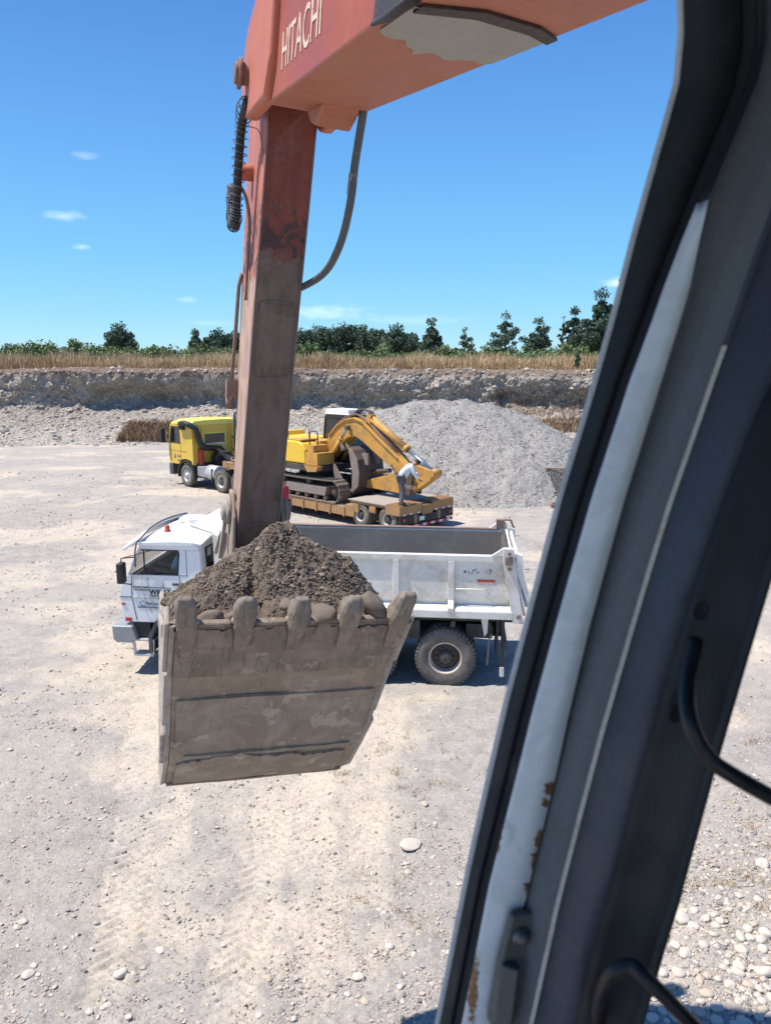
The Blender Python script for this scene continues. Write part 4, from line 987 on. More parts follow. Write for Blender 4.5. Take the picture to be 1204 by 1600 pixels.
    b = MB(); b.tube([(-5.40, -y - .03, 1.86), (-5.33, -y - .05, 1.45), (-5.22, -y - .03, 1.20)], .006, 6); b.tube([(-5.28, -y - .03, 1.86), (-5.22, -y - .05, 1.45), (-5.14, -y - .03, 1.26)], .006, 6); b.tube([(-4.985, -y - .04, 1.84), (-4.985, -y - .05, 1.66)], .010, 6)
    b.build('grab_rail', M['silver'], cb)
    b = MB(); b.box(-5.58, -4.45, -y - .018, -y - .002, 1.455, 1.50); b.build('door_moulding', M['alum'], cb, .004)
    b = MB(); b.box(-5.50, -5.12, -y - .006, -y - .001, 1.285, 1.315); b.build('door_stripe', M['bluegrey'], cb)
    Mx = lambda x, z, yy=-y - .004: Matrix.Translation((x, yy, z)) @ Matrix.Rotation(R(90), 4, 'X')
    text('plate_lettering', 'WK-67', .145, M['ink'], cb, Mx(-5.26, 1.535), sx=.86, bold=.004)
    text('door_lettering', 'ENGLA', .065, M['ink'], cb, Mx(-5.34, 1.345), sx=1.1)
    b = MB()
    for k in range(5): a = k * 1.25; b.tube([(-5.40 + .05 * math.cos(a), -y - .005, 1.37 + .045 * math.sin(a)), (-5.40 + .05 * math.cos(a + .6), -y - .005, 1.37 + .045 * math.sin(a + .6))], .007, 5)
    b.build('door_logo', M['ink'], cb)
    text('badge_lettering', 'WORKER', .06, M['darkgrey'], cb, Mx(-5.55, 1.60), sx=1.15)
    b = MB(); b.box(-5.79, -5.73, -y - .012, -y, 1.33, 1.375); b.build('side_marker', M['lampred'], cb, .004)
    b = MB(); b.box(-5.74, -5.62, -y - .014, -y - .001, 1.03, 1.10); b.build('indicator', M['lampred'], cb, .004)
    b = MB(); b.prism([(-5.97, .72), (-5.98, .98), (-5.60, .98), (-5.52, .72), (-5.62, .66), (-5.9, .66)], -1.16, -.75); b.prism([(-5.97, .72), (-5.98, .98), (-5.60, .98), (-5.52, .72), (-5.62, .66), (-5.9, .66)], .75, 1.16); b.box(-5.97, -5.75, -.748, .748, .70, .96)
    b.build('bumper', M['silver'], root, .025, 3).location.z = -.07
    for s in (-1, 1):
        b = MB(); rg = []
        for k in range(9):
            a = R(192 - k * 25); cx, cz = -4.62 + .64 * math.cos(a), .55 + .66 * math.sin(a)
            d = Vector((math.cos(a), 0, math.sin(a)))
            rg.append([Vector((cx, s * .75, cz)), Vector((cx, s * 1.15, cz)), Vector((cx, s * 1.15, cz)) + d * .07, Vector((cx, s * .75, cz)) + d * .05])
        b.ring_loft(rg, smooth=False); b.build('mudguard', M['darkgrey'], root, .01)
        b = MB(); b.box(-5.62, -5.22, s * .80, s * 1.12, .62, .66); b.box(-5.60, -5.24, s * .9, s * 1.13, .34, .38); b.beam((-5.62, s * 1.1, .7), (-5.58, s * 1.1, .36), .03, .05); b.beam((-5.24, s * 1.1, .64), (-5.26, s * 1.1, .36), .03, .05)
        b.build('step', M['alum'], root, .006)
        b = MB(); b.box(-5.6, -5.3, s * .6, s * 1.04, .68, .99); b.build('sill_box', M['chassis'], root, .01)
        b = MB(); b.tube([(-5.50, s * y, 2.22), (-5.66, s * (y + .2), 2.24), (-5.68, s * (y + .22), 1.80), (-5.58, s * (y + .02), 1.72)], .012, 6)
        b.tube([(-5.66, s * (y + .2), 2.24), (-5.15, s * (y + .0), 2.36)], .008, 6); mm = b.build('mirror_arm', M['black'], cb)
        b = MB(); b.box(-5.72, -5.60, s * (y + .13), s * (y + .31), 1.80, 2.17); b.build('mirror', M['black'], mm, .03, 3)
    return root
tipper()
SEAT = dict(pelvis=(0, 0, .12), chest=(-.03, 0, .46), neck=(-.01, 0, .62), head=(.02, 0, .78), face=(1, 0, 0), shl=(-.03, .19, .54), ell=(.1, .24, .30), wrl=(.34, .2, .34), hal=(.42, .19, .36),
            shr=(-.03, -.19, .54), elr=(.12, -.24, .30), wrr=(.34, -.18, .34), har=(.42, -.17, .36), hil=(0, .1, .1), knl=(.42, .12, .14), anl=(.48, .12, -.26), tol=(.6, .13, -.32), hir=(0, -.1, .1), knr=(.42, -.12, .14), anr=(.48, -.12, -.26), tor=(.6, -.13, -.32))
def tw(x, y, z):   # tipper coordinates to the world
    a = R(-6); return (WHEEL_X + x * math.cos(a) - y * math.sin(a), WHEEL_Y + x * math.sin(a) + y * math.cos(a), z)
person(tw(-4.86, -.58, 1.52), R(175), 'driver in a sky blue shirt sitting at the window of the white tipper cab', SEAT, M['shirtblue'], M['jeans'], sleeves='short')

# ------------------------------------------------------------------ yellow tractor unit
def tractor():
    th = math.atan2(-.69, .72)
    root = empty('tractor_unit', (-8.33, 36.0, 0), th, 'yellow day-cab tractor lorry with a black air intake, coupled to the low trailer', 'lorry')
    Y = M['yellow']; y = 1.2
    ch = MB()
    for s in (-1, 1): ch.box(-1.3, 4.6, s * .38, s * .47, .75, 1.0)
    for x in (-.5, 1.2, 2.2, 3.3, 4.5): ch.box(x - .06, x + .06, -.38, .38, .78, .98)
    for ax in (0, 2.7, 3.95): ch.cyl((ax, -.95, .5), (ax, .95, .5), .1)
    ch.box(-1.3, .65, -1.0, 1.0, .62, 1.12); ch.box(.7, 1.5, .5, 1.1, .45, 1.0)
    ch.build('chassis', M['chassis'], root)
    cab = MB()
    side = [(-1.38, 1.0), (-1.44, 1.5), (-1.42, 1.95), (-1.25, 2.75), (.55, 2.80), (.60, 2.0), (.60, 1.05), (.50, 1.02), (.35, 1.18), (0, 1.25), (-.35, 1.2), (-.62, 1.0)]
    low = [(-1.38, 1.0), (-1.44, 1.5), (-1.42, 1.93), (.60, 1.93), (.60, 1.05), (.58, 1.04), (.42, 1.22), (0, 1.28), (-.42, 1.22), (-.62, 1.0)]
    for s in (-1, 1):
        a, b_ = s * (y - .06), s * y
        cab.prism(low, a, b_); cab.prism([(-.42, 1.932), (.60, 1.932), (.58, 2.74), (-.46, 2.74)], a, b_); cab.prism([(-1.42, 1.932), (-1.34, 1.932), (-1.2, 2.74), (-1.26, 2.74)], a, b_); cab.prism([(-1.26, 2.742), (.58, 2.742), (.57, 2.84), (-1.22, 2.84)], a, b_)
    cab.prism([(-1.44, 1.5), (-1.42, 1.93), (-1.36, 1.93), (-1.38, 1.5), (-1.32, 1.0), (-1.38, 1.0)], -y + .06, y - .06)
    cab.box(.545, .60, -y + .06, y - .06, 1.05, 1.95); cab.box(.545, .60, -y + .06, -.55, 1.952, 2.83); cab.box(.545, .60, .55, y - .06, 1.952, 2.83); cab.box(.545, .60, -.55, .55, 2.42, 2.83)
    for yy in (-.95, -.72, .72, .95): cab.box(.60, .625, yy - .02, yy + .02, 1.1, 2.75)
    cab.box(-1.3, .5, -1.1, 1.1, 1.0, 1.06)
    cb = cab.build('cab', Y, root, .03, 3)
    rf = MB(); rings = []
    for (x, z, yy, zz) in ((-1.32, 2.76, 1.10, 2.82), (-1.15, 2.82, 1.2, 2.98), (-.6, 2.84, 1.22, 3.10), (.3, 2.84, 1.22, 3.14), (.62, 2.84, 1.2, 3.06), (.66, 2.84, 1.18, 2.90)):
        rings.append([(x, -yy, z), (x, -yy, (z + zz) / 2), (x, -yy * .88, zz - .03), (x, -yy * .4, zz), (x, yy * .4, zz), (x, yy * .88, zz - .03), (x, yy, (z + zz) / 2), (x, yy, z)])
    rf.ring_loft(rings, smooth=False); rf.build('roof', M['yroof'], cb, .04, 3)
    for s in (-1, 1): b = MB(); b.prism([(-1.33, 1.94), (-.43, 1.94), (-.47, 2.73), (-1.19, 2.73)], s * (y - .03), s * (y - .02)); b.build('side_window', M['glassdark'], cb)
    b = MB(); b.prism([(-1.41, 1.94), (-1.39, 1.94), (-1.22, 2.78), (-1.24, 2.78)], -y + .07, y - .07); b.build('windscreen', M['glassdark'], cb)
    b = MB(); b.box(.56, .575, -.55, .55, 1.95, 2.42); b.build('rear_window', M['glassdark'], cb)
    b = MB(); b.box(-1.0, .2, -.9, .9, 1.1, 1.9); b.build('cab_interior', M['seat'], cb)
    b = MB()
    for s in (-1, 1): b.box(.575, .61, s * .55, s * .60, 1.90, 2.47)
    b.box(.577, .612, -.6, .6, 2.42, 2.47); b.box(.577, .612, -.6, .6, 1.90, 1.955); b.build('window_frame', M['yroof'], cb, .006)
    b = MB(); b.box(.62, .66, -.62, .62, 1.955, 2.0); b.build('rear_shelf', M['alum'], cb, .004)
    b = MB(); b.tube([(-.15, -y - .02, 2.70), (-.15, -y - .10, 2.78), (-.02, -y - .14, 2.92), (.25, -y - .14, 2.94), (.55, -y - .10, 2.88), (.74, -y + .1, 2.70), (.76, -y + .22, 2.35), (.78, -y + .30, 2.05), (.80, -y + .55, 1.82), (.82, -.2, 1.76), (.84, .12, 1.74), (.86, .22, 1.62), (.88, .25, 1.3)], .13, 12)
    b.box(-.30, .06, -y - .16, -y + .0, 2.62, 2.98); b.build('air_intake', M['black'], root, .01)
    b = MB(); b.tube([(.86, .95, .9), (.86, .95, 2.6), (.88, .95, 3.25), (.96, .95, 3.36)], [.07, .07, .055, .06], 12); b.tube([(.62, .95, 2.2), (.86, .95, 2.2)], .03); b.tube([(.62, .95, 1.6), (.86, .95, 1.6)], .03); b.build('exhaust_stack', M['darkgrey'], root)
    b = MB(); b.lathe([(.02, 0), (.11, 0), (.12, .03), (.12, .66), (.09, .72), (.02, .73)], (.74, -.86, 1.05), (0, 0, 1), 18); b.build('extinguisher_box', M['red'], root)
    b = MB(); b.lathe([(.02, 0), (.10, .0), (.2, .02), (.2, .55), (.1, .6)], (.95, -.25, 1.35), (0, 1, 0), 18); b.box(.72, 1.2, -.3, .55, 1.05, 1.45); b.box(.8, 1.3, -.2, .4, 1.46, 1.6)
    for i in range(5): b.tube([(.9 + .05 * i, -.3 + .16 * i, 1.55), (1.15, -.2 + .15 * i, 1.75 - .05 * i), (1.5, -.1 + .08 * i, 1.35), (1.7, .0, 1.12)], .022, 6)
    b.build('engine_lines', M['black'], root)
    b = MB()
    for i in range(4): b.tube([(.8, -.1 + .12 * i, 1.9), (1.05, .05 + .12 * i, 1.45 - .05 * i), (1.6, .1 + .08 * i, 1.2), (2.1, .1, 1.3 + .04 * i), (2.6, .05, 1.35)], .014, 6)
    b.build('air_hose', M['alum'], root)
    b = MB(); b.lathe([(.02, 0), (.30, 0), (.33, .03), (.33, .72), (.30, .75), (.02, .75)], (1.42, -.86, .78), (1, 0, 0), 24); b.build('fuel_tank', M['alum'], root)
    b = MB(); b.box(.75, 1.35, -1.1, -.6, .55, 1.0); b.box(.8, 1.3, -1.15, -.8, .42, .48); b.build('battery_box', M['silver'], root, .02)
    b = MB(); b.box(-1.50, -1.15, -1.2, 1.2, .45, .98); b.build('bumper', M['darkgrey'], root, .05, 3)
    for s in (-1, 1):
        b = MB(); rg = []
        for k in range(11):
            a = R(190 - k * 20); d = Vector((math.cos(a), 0, math.sin(a))); c0 = Vector((0, 0, .52)) + d * .62
            rg.append([c0 + Vector((0, s * .8, 0)), c0 + Vector((0, s * 1.24, 0)), c0 + Vector((0, s * 1.24, 0)) + d * .09, c0 + Vector((0, s * .8, 0)) + d * .07])
        b.ring_loft(rg, smooth=False); b.build('mudguard', M['black'], root, .015)
        wheel('wheel', root, (0, s * 1.06, .51), 1.02, .3, s, M['rimwhite'], M['alum'], deep=.03)
        for ax in (2.7, 3.95):
            wheel('wheel', root, (ax, s * 1.05, .51), 1.02, .29, s, M['rimwhite'], M['rimdark'], deep=.14); wheel('wheel', root, (ax, s * .72, .51), 1.02, .29, -s, M['rimwhite'], M['rimdark'], 30)
        b = MB(); b.tube([(-1.3, s * y, 2.6), (-1.5, s * (y + .22), 2.6), (-1.5, s * (y + .22), 2.0), (-1.38, s * y, 1.98)], .02, 6); mm = b.build('mirror_arm', M['black'], cb)
        b = MB(); b.box(-1.62, -1.46, s * (y + .12), s * (y + .34), 1.95, 2.62); b.build('mirror', M['black'], mm, .04, 3)
    b = MB(); b.prism([(2.5, 1.05), (2.5, 1.16), (3.9, 1.2), (4.3, 1.05)], -.45, .45); b.box(2.2, 4.55, -.38, .38, 1.0, 1.04); b.build('fifth_wheel', M['chassis'], root, .02)
    b = MB(); b.box(2.0, 2.06, -1.2, -.9, .35, 1.0); b.build('mudflap', M['black'], root)
    b = MB(); b.tube([(-1.3, -y - .003, 1.62), (.1, -y - .003, 1.62)], .01, 5); b.tube([(-.40, -y - .003, 1.28), (-.40, -y - .003, 2.74)], .009, 5); b.build('door_gap', M['orange'], cb)
    b = MB(); b.prism([(-.98, 1.25), (-.84, 1.25), (-.84, 1.40), (-.91, 1.48), (-.98, 1.40)], -y - .008, -y - .001); b.box(-.7, -.45, -y - .008, -y - .001, 1.32, 1.42); b.box(-.7, -.45, -y - .008, -y - .001, 1.15, 1.21); b.build('door_sign', M['rustrail'], cb)
    b = MB()
    for yy in (-.6, .0, .6): b.lathe([(.06, 0), (.05, .05), (.01, .07)], (-.9 + abs(yy) * .3, yy, 3.06), (0, 0, 1), 10)
    b.build('roof_light', M['orange'], cb)
    return root
tractor()

# ------------------------------------------------------------------ low trailer
TH = R(-44.4); TO = Vector((1.43, 25.7, 0))
def trl(x, y, z=0): return (TO.x + x * math.cos(TH) - y * math.sin(TH), TO.y + x * math.sin(TH) + y * math.cos(TH), z)
def trailer():
    root = empty('low_trailer', TO, TH, 'orange low-loader trailer carrying the yellow digger, with raised boards over its rear wheels', 'trailer')
    O = M['orange']
    b = MB()
    for s in (-1, 1): b.box(-8.9, -2.5, s * 1.18, s * 1.36, .30, .60); b.box(-8.9, -2.5, s * .3, s * .45, .28, .55)
    for x in np.arange(-8.7, -2.6, .75): b.box(x - .05, x + .05, -1.17, 1.17, .32, .56); b.box(x - .04, x + .04, -1.40, -1.362, .26, .62)
    b.build('main_frame', O, root, .012)
    b = MB()
    for k in range(9): b.box(-8.85, -2.52, -1.34 + k * .299, -1.34 + k * .299 + .285, .603, .645)
    b.build('low_deck', M['wood'], root, .006)
    b = MB()
    for s in (-1, 1): b.prism([(-11.4, 1.12), (-9.3, 1.10), (-8.6, .3), (-8.3, .3), (-8.9, 1.35), (-9.3, 1.45), (-11.4, 1.40)], s * .4, s * .55)
    b.box(-11.4, -9.3, -.4, .4, 1.15, 1.22); b.box(-9.35, -9.2, -1.2, 1.2, 1.0, 1.4); b.build('gooseneck', O, root, .015)
    b = MB(); b.tube([(-11.0, -.3, 1.6), (-10.2, -.9, 1.62), (-9.4, -1.1, 1.55)], .03, 6); b.tube([(-11.2, -.5, 1.42), (-10.5, -1.1, 1.5), (-9.4, -1.15, 1.45)], .03, 6); b.build('neck_rail', M['rustrail'], root)
    b = MB(); 
    for s in (-1, 1): b.prism([(-2.49, .30), (-2.49, .66), (-2.40, .88), (-.02, .88), (-.02, .70), (-2.1, .70), (-2.2, .30)], s * .45, s * .62); b.prism([(-3.0, .30), (-2.495, .30), (-2.2, .30), (-2.2, .72), (-2.62, .72), (-3.0, .50)], s * 1.365, s * 1.05)
    b.box(-2.42, -.02, -1.33, 1.33, .80, .88)
    for x in (-1.95, -.62): b.cyl((x, -1.0, .43), (x, 1.0, .43), .08)
    b.build('rear_frame', O, root, .012)
    b = MB(); b.box(-2.5, -.62, -1.36, 1.36, .883, .925); b.build('raised_deck', M['wood'], root, .006)
    b = MB(); b.box(-2.3, -2.0, -1.35, -1.30, .50, .79); b.box(-1.45, -1.15, -1.37, -1.32, .58, .79); b.box(-1.42, -1.18, -1.38, -1.371, .62, .74); b.build('side_bracket', O, root, .01)
    for s in (-1, 1):       # the two folded loading ramps
        b = MB(); b.box(-.66, .0, s * .28, s * 1.38, .62, .935)
        for k in range(6): b.box(-.64 + k * .11, -.575 + k * .11, s * .27, s * 1.385, .937, .965)
        b.build('loading_ramp', O, root, .012)
        for t in (.45, .82, 1.15): 
            b = MB(); b.box(.0015, .006, s * (t - .06), s * (t + .06), .60 + .02, .67); b.build('reflective_tape', M['reflwhite'], root)
        b = MB(); b.box(-.08, .0, s * .70, s * 1.36, .30, .60); b.build('rear_panel', M['black'], root, .01)
        b = MB(); b.box(.002, .03, s * 1.12, s * 1.24, .42, .52); b.build('tail_lamp', M['lampred'], root, .008)
    b = MB(); b.box(-.10, .012, -.26, .26, .55, .88); b.box(-.08, .01, -.68, -.52, .30, .60); b.box(-.08, .01, .52, .68, .30, .60); b.build('rear_crossmember', O, root, .01)
    b = MB(); b.box(-.06, .0, -.5, .5, .30, .54); b.build('dark_recess', M['chassis'], root)
    b = MB(); b.box(.008, .014, -.42, -.16, .36, .50); b.build('number_plate', M['reflwhite'], root, .004)
    b = MB(); b.box(-.06, .04, -1.30, 1.30, .17, .27); b.build('rear_bumper_bar', M['red'], root, .008)
    for k in range(6): 
        b = MB(); b.box(.042, .046, -1.12 + k * .42, -.93 + k * .42, .18, .26); b.build('reflective_tape', M['reflwhite'], root)
    b = MB()
    for k in range(5): b.box(-.55 + .0, -.1, -.24 + k * .1, -.2 + k * .1, .885, .93)
    b.build('winch_guide', M['darkgrey'], root)
    for s in (-1, 1):
        for x in (-1.95, -.62):
            wheel('wheel', root, (x, s * 1.2, .42), .84, .23, s, M['rimwhite'], M['rimdark'], 36, deep=.10); wheel('wheel', root, (x, s * .92, .42), .84, .23, -s, M['rimwhite'], M['rimdark'], 24)
    return root
trailer()

# ------------------------------------------------------------------ yellow digger on the trailer
EX0 = -5.5
def digger():
    p0 = trl(EX0, 0, .645); root = empty('tracked_excavator', p0, TH, 'yellow tracked digger on the low trailer, arm folded, white cab roof', 'excavator')
    T = Matrix.Translation((-EX0, 0, -.645)); E = M['exyel']
    def B(): m = MB(); m.T = T; return m
    x0, x1, zc, r = -7.45, -3.35, 1.06, .40
    for s in (-1, 1):
        # stadium path for the shoes
        path = []; L = x1 - x0; n = 58; per = 2 * L + 2 * math.pi * r
        for i in range(n):
            d = per * i / n
            if d < L: path.append((x0 + d, zc + r - .045 * math.sin(d / L * math.pi), 90, (1, 0)))
            elif d < L + math.pi * r: a = math.pi / 2 - (d - L) / r; path.append((x1 + r * math.cos(a), zc + r * math.sin(a), 0, (math.sin(a), -math.cos(a))))
            elif d < 2 * L + math.pi * r: path.append((x1 - (d - L - math.pi * r), zc - r, 0, (-1, 0)))
            else: a = -math.pi / 2 - (d - 2 * L - math.pi * r) / r; path.append((x0 + r * math.cos(a), zc + r * math.sin(a), 0, (math.sin(a), -math.cos(a))))
        b = B(); y0, y1 = s * .84, s * 1.38
        for (px, pz, _, (tx, tz)) in path:
            nx, nz = -tz, tx; w = .082
            q = lambda a, c: (px + tx * a + nx * c, pz + tz * a + nz * c)
            b.prism([q(-w, -.02), q(w, -.02), q(w, .006), q(w * .55, .012), q(w * .45, .045), q(w * .2, .045), q(w * .1, .012), q(-w, .006)], y0, y1)
        b.build('track', M['track'], root)
        b = B(); inner = r - .05
        pts = [(x0, zc + inner), (x1, zc + inner)] + [(x1 + inner * math.cos(a), zc + inner * math.sin(a)) for a in (R(60), R(30), 0, R(-30), R(-60))] + [(x1, zc - inner), (x0, zc - inner)] + [(x0 + inner * math.cos(a), zc + inner * math.sin(a)) for a in (R(240), R(210), R(180), R(150), R(120))]
        b.prism([(x0 + .45, zc - .2), (x1 - .45, zc - .2), (x1 - .35, zc + .12), (x0 + .35, zc + .12)], s * .88, s * 1.30); b.build('track_frame', M['bktgrey'], root, .01)
        for (cx, rr) in ((x0, .30), (x1, .31)):
            b = B(); b.lathe([(.05, -.2), (rr, -.2), (rr * 1.05, -.15), (rr, -.05), (rr * .6, .0), (rr * .55, .1), (rr * .3, .14), (.02, .14)], (cx, s * 1.12, zc), (0, s, 0), 24); b.build('drive_wheel', M['bktbrown'], root)
        for k in range(7): b = B(); b.cyl((x0 + .5 + k * .52, s * .95, zc - .27), (x0 + .5 + k * .52, s * 1.28, zc - .27), .10, n=14); b.build('roller', M['bktbrown'], root)
        for k in range(2): b = B(); b.cyl((x0 + 1.2 + k * 1.5, s * .95, zc + .25), (x0 + 1.2 + k * 1.5, s * 1.28, zc + .25), .09, n=12); b.build('roller', M['bktbrown'], root)
    b = B(); b.box(-6.6, -4.2, -.85, .85, .95, 1.35); b.cyl((-5.4, 0, 1.35), (-5.4, 0, 1.68), .62, n=28); b.build('undercarriage', M['chassis'], root, .03)
    b = B(); b.box(-8.2, -4.2, -1.30, 1.30, 1.68, 1.90); b.build('house_base', M['chassis'], root, .02)
    b = B(); b.prism([(-8.5, 1.75), (-8.6, 2.2), (-8.45, 2.85), (-7.9, 2.9), (-7.9, 1.75)], -1.28, 1.28); b.build('counterweight', M['exbright'], root, .08, 3)
    b = B(); b.box(-7.88, -6.1, -1.25, 1.25, 1.92, 2.72); b.build('engine_cover', M['exbright'], root, .05, 3)
    b = B(); b.prism([(-6.08, 1.92), (-6.08, 2.74), (-5.35, 2.74), (-5.08, 2.66), (-4.92, 2.45), (-4.88, 1.92)], -1.28, -.55); b.build('tank_cover', M['exbright'], root, .06, 3)
    b = B(); b.box(-5.9, -5.2, -1.2, -.35, 2.742, 2.80); b.box(-6.0, -4.9, -.545, .3, 1.92, 2.72); b.build('deck_plate', E, root, .02)
    b = B(); b.box(-4.865, -4.22, -1.27, -.45, 1.92, 2.36); b.box(-4.85, -4.5, -1.2, -.5, 2.365, 2.62); b.box(-4.8, -4.55, -1.275, -1.272, 2.0, 2.25); b.build('tool_box', E, root, .03)
    b = B(); b.prism([(-4.86, 1.90), (-4.1, 1.90), (-4.22, 1.70), (-4.7, 1.66)], -1.36, -1.1)
    for k in range(9): b.box(-4.85 + k * .08, -4.82 + k * .08, -1.37, -1.1, 1.90, 1.935)
    b.build('step_plate', E, root)
    b = B(); b.tube([(-5.0, -.95, 2.4), (-5.0, -.95, 3.05), (-4.92, -.95, 3.12), (-4.6, -.95, 3.12), (-4.55, -.95, 3.05), (-4.55, -.95, 2.36)], .022, 8); b.tube([(-5.95, -1.2, 2.74), (-5.95, -1.2, 3.05)], .018, 6); b.tube([(-5.7, -.4, 2.74), (-5.7, -.4, 3.15)], .018, 6); b.build('hand_rail', M['chassis'], root)
    # cab on the far side
    b = B()
    cp = [(-5.75, 1.92), (-5.80, 3.05), (-5.60, 3.62), (-4.35, 3.66), (-4.12, 3.3), (-4.0, 2.4), (-4.08, 1.92)]
    for s_, (ya, yb) in ((0, (.35, .42)), (1, (1.20, 1.27))):
        b.prism([(-5.75, 1.92), (-5.78, 2.5), (-4.01, 2.5), (-4.08, 1.92)], ya, yb); b.prism([(-5.62, 3.50), (-5.58, 3.66), (-4.32, 3.66), (-4.22, 3.52)], ya, yb)
        b.beam((-5.76, (ya + yb) / 2, 2.4), (-5.60, (ya + yb) / 2, 3.6), .07, .09); b.beam((-4.02, (ya + yb) / 2, 2.4), (-4.28, (ya + yb) / 2, 3.6), .07, .07); b.beam((-4.9, (ya + yb) / 2, 2.4), (-4.9, (ya + yb) / 2, 3.6), .06, .06)
    b.box(-5.80, -5.70, .42, 1.2, 1.92, 2.6); b.box(-4.13, -4.02, .42, 1.2, 1.92, 2.2); b.box(-5.6, -4.3, .42, 1.2, 3.58, 3.66); cb = b.build('cab', M['black'], root, .02)
    b = B(); b.prism([(-5.70, 2.5), (-5.58, 3.5), (-4.26, 3.5), (-4.06, 2.5)], .38, .39); b.prism([(-5.70, 2.5), (-5.58, 3.5), (-4.26, 3.5), (-4.06, 2.5)], 1.22, 1.23); b.prism([(-5.76, 2.6), (-5.62, 3.58), (-5.60, 3.58), (-5.74, 2.6)], .42, 1.2); b.prism([(-4.03, 2.2), (-4.27, 3.58), (-4.25, 3.58), (-4.01, 2.2)], .42, 1.2); b.build('cab_window', M['glassdark'], cb)
    b = B(); b.box(-5.68, -4.25, .34, 1.28, 3.662, 3.70); b.box(-5.62, -4.30, .38, 1.24, 3.702, 3.86); b.build('cab_roof', M['reflwhite'], cb, .05, 3)
    b = B(); b.prism([(-5.4, 2.0), (-4.9, 2.0), (-4.85, 2.45), (-5.2, 2.5), (-5.3, 3.05), (-5.42, 3.05)], .55, 1.05); b.build('seat', M['seat'], cb)
    # boom
    top = [(-5.15, 2.42), (-4.75, 2.95), (-4.3, 3.34), (-3.85, 3.58), (-3.4, 3.66), (-3.0, 3.56), (-2.2, 3.02), (-1.2, 2.38), (-.45, 1.88), (-.30, 1.60)]
    bot = [(-.55, 1.50), (-.85, 1.60), (-1.5, 1.98), (-2.3, 2.42), (-2.95, 2.80), (-3.35, 2.97), (-3.75, 2.90), (-4.25, 2.52), (-4.7, 2.08), (-5.0, 2.0)]
    b = B(); b.prism(top + bot, -.20, .20); bm_ = b.build('boom', E, root, .02)
    b = B()
    for s in (-1, 1): b.prism([(x, z - .0) for x, z in top[1:8]] + [(x, z - .05) for x, z in reversed(top[1:8])], s * .202, s * .255)
    b.build('boom_flange', E, bm_)
    b = B()
    for k, yy in enumerate((-.14, -.07, .07, .14)): b.tube([(-4.7, yy, 3.08), (-4.25, yy, 3.46), (-3.8, yy, 3.70), (-3.35, yy, 3.78), (-2.95, yy, 3.66), (-2.2, yy, 3.12), (-1.3, yy, 2.54)], .022, 6)
    b.build('boom_pipe', M['rustrail'], bm_)
    b = B()
    for k in range(4): b.tube([(-3.5, -.12 + k * .08, 3.75), (-3.2, -.12 + k * .08, 4.0 - .02 * k), (-2.75, -.1 + k * .07, 3.88), (-2.45, -.1 + k * .06, 3.5)], .024, 6)
    b.tube([(-1.5, -.24, 2.1), (-1.1, -.28, 1.7), (-.7, -.28, 1.35), (-.3, -.26, 1.55)], .028, 6)
    b.build('hydraulic_hose', M['chassis'], root)
    for s in (-1, 1):
        b = B(); A = Vector((-4.62, s * .34, 1.98)); Bq = Vector((-3.62, s * .34, 3.28)); b.tube([A, A.lerp(Bq, .68)], .085, 14); b.tube([A.lerp(Bq, .64), A.lerp(Bq, .70)], .10, 14); cy = b.build('boom_cylinder', E, root)
        b = B(); b.tube([A.lerp(Bq, .66), Bq], .045, 12); b.build('rod', M['chrome'], cy); b = B(); b.tube([(-3.62, s * .25, 3.28), (-3.62, s * .40, 3.28)], .09, 14); b.tube([(-4.62, s * .25, 1.98), (-4.62, s * .42, 1.98)], .09, 14); b.build('cylinder_eye', M['bktbrown'], cy)
    b = B(); A = Vector((-2.72, 0, 3.66)); Bq = Vector((.28, 0, 1.98)); b.tube([A, A.lerp(Bq, .58)], .125, 16); b.tube([A.lerp(Bq, .565), A.lerp(Bq, .60)], .145, 16); b.prism([(-2.9, 3.5), (-2.65, 3.46), (-2.60, 3.78), (-2.8, 3.80)], -.13, .13); cy = b.build('arm_cylinder', M['exyel'], root)
    b = B(); b.tube([A.lerp(Bq, .58), Bq], .065, 12); b.build('rod', M['chrome'], cy)
    # folded arm
    b = B(); b.prism([(-2.88, 1.40), (-2.88, 1.16), (-1.15, 1.12), (-.72, 1.12), (-.15, 1.45), (.42, 1.82), (.46, 1.95), (.36, 2.08), (.18, 2.07), (-.05, 2.12), (-.60, 2.20), (-1.0, 2.0), (-1.72, 1.72)], -.165, .165); am = b.build('arm', E, root, .02)
    b = B(); b.cyl((.32, -.22, 1.96), (.32, .22, 1.96), .13, n=18); b.cyl((-.62, -.28, 1.68), (-.62, .28, 1.68), .14, n=18); b.build('pivot_pin', M['exyel'], am)
    b = B(); b.prism([(-1.05, 1.15), (-.55, 1.12), (-.42, 1.9), (-.55, 2.12), (-1.0, 1.98), (-1.12, 1.5)], -.30, -.21); b.prism([(-1.05, 1.15), (-.55, 1.12), (-.42, 1.9), (-.55, 2.12), (-1.0, 1.98), (-1.12, 1.5)], .21, .30); b.build('boom_fork', M['bktbrown'], am, .015)
    b = B(); q_ = random.Random(8)
    for k in range(9):
        x = -.92 + k * .075; b.box(x, x + .016, -.304, -.3005, 1.36, 1.49); b.box(x, x + .05, -.304, -.3005, (1.36, 1.42, 1.475)[k % 3], (1.36, 1.42, 1.475)[k % 3] + .016)
    b.build('worn_marking', M['rimtan'], am)
    b = B(); b.tube([(-2.7, 0, 1.72), (-1.75, 0, 1.86)], .075, 12); b.tube([(-2.85, -.2, 1.55), (-2.85, .2, 1.55)], .08, 12); b.beam((-2.9, -.22, 1.3), (-2.95, -.22, 1.75), .05, .12); b.beam((-2.9, .22, 1.3), (-2.95, .22, 1.75), .05, .12); b.build('bucket_link', M['bktbrown'], root, .01)
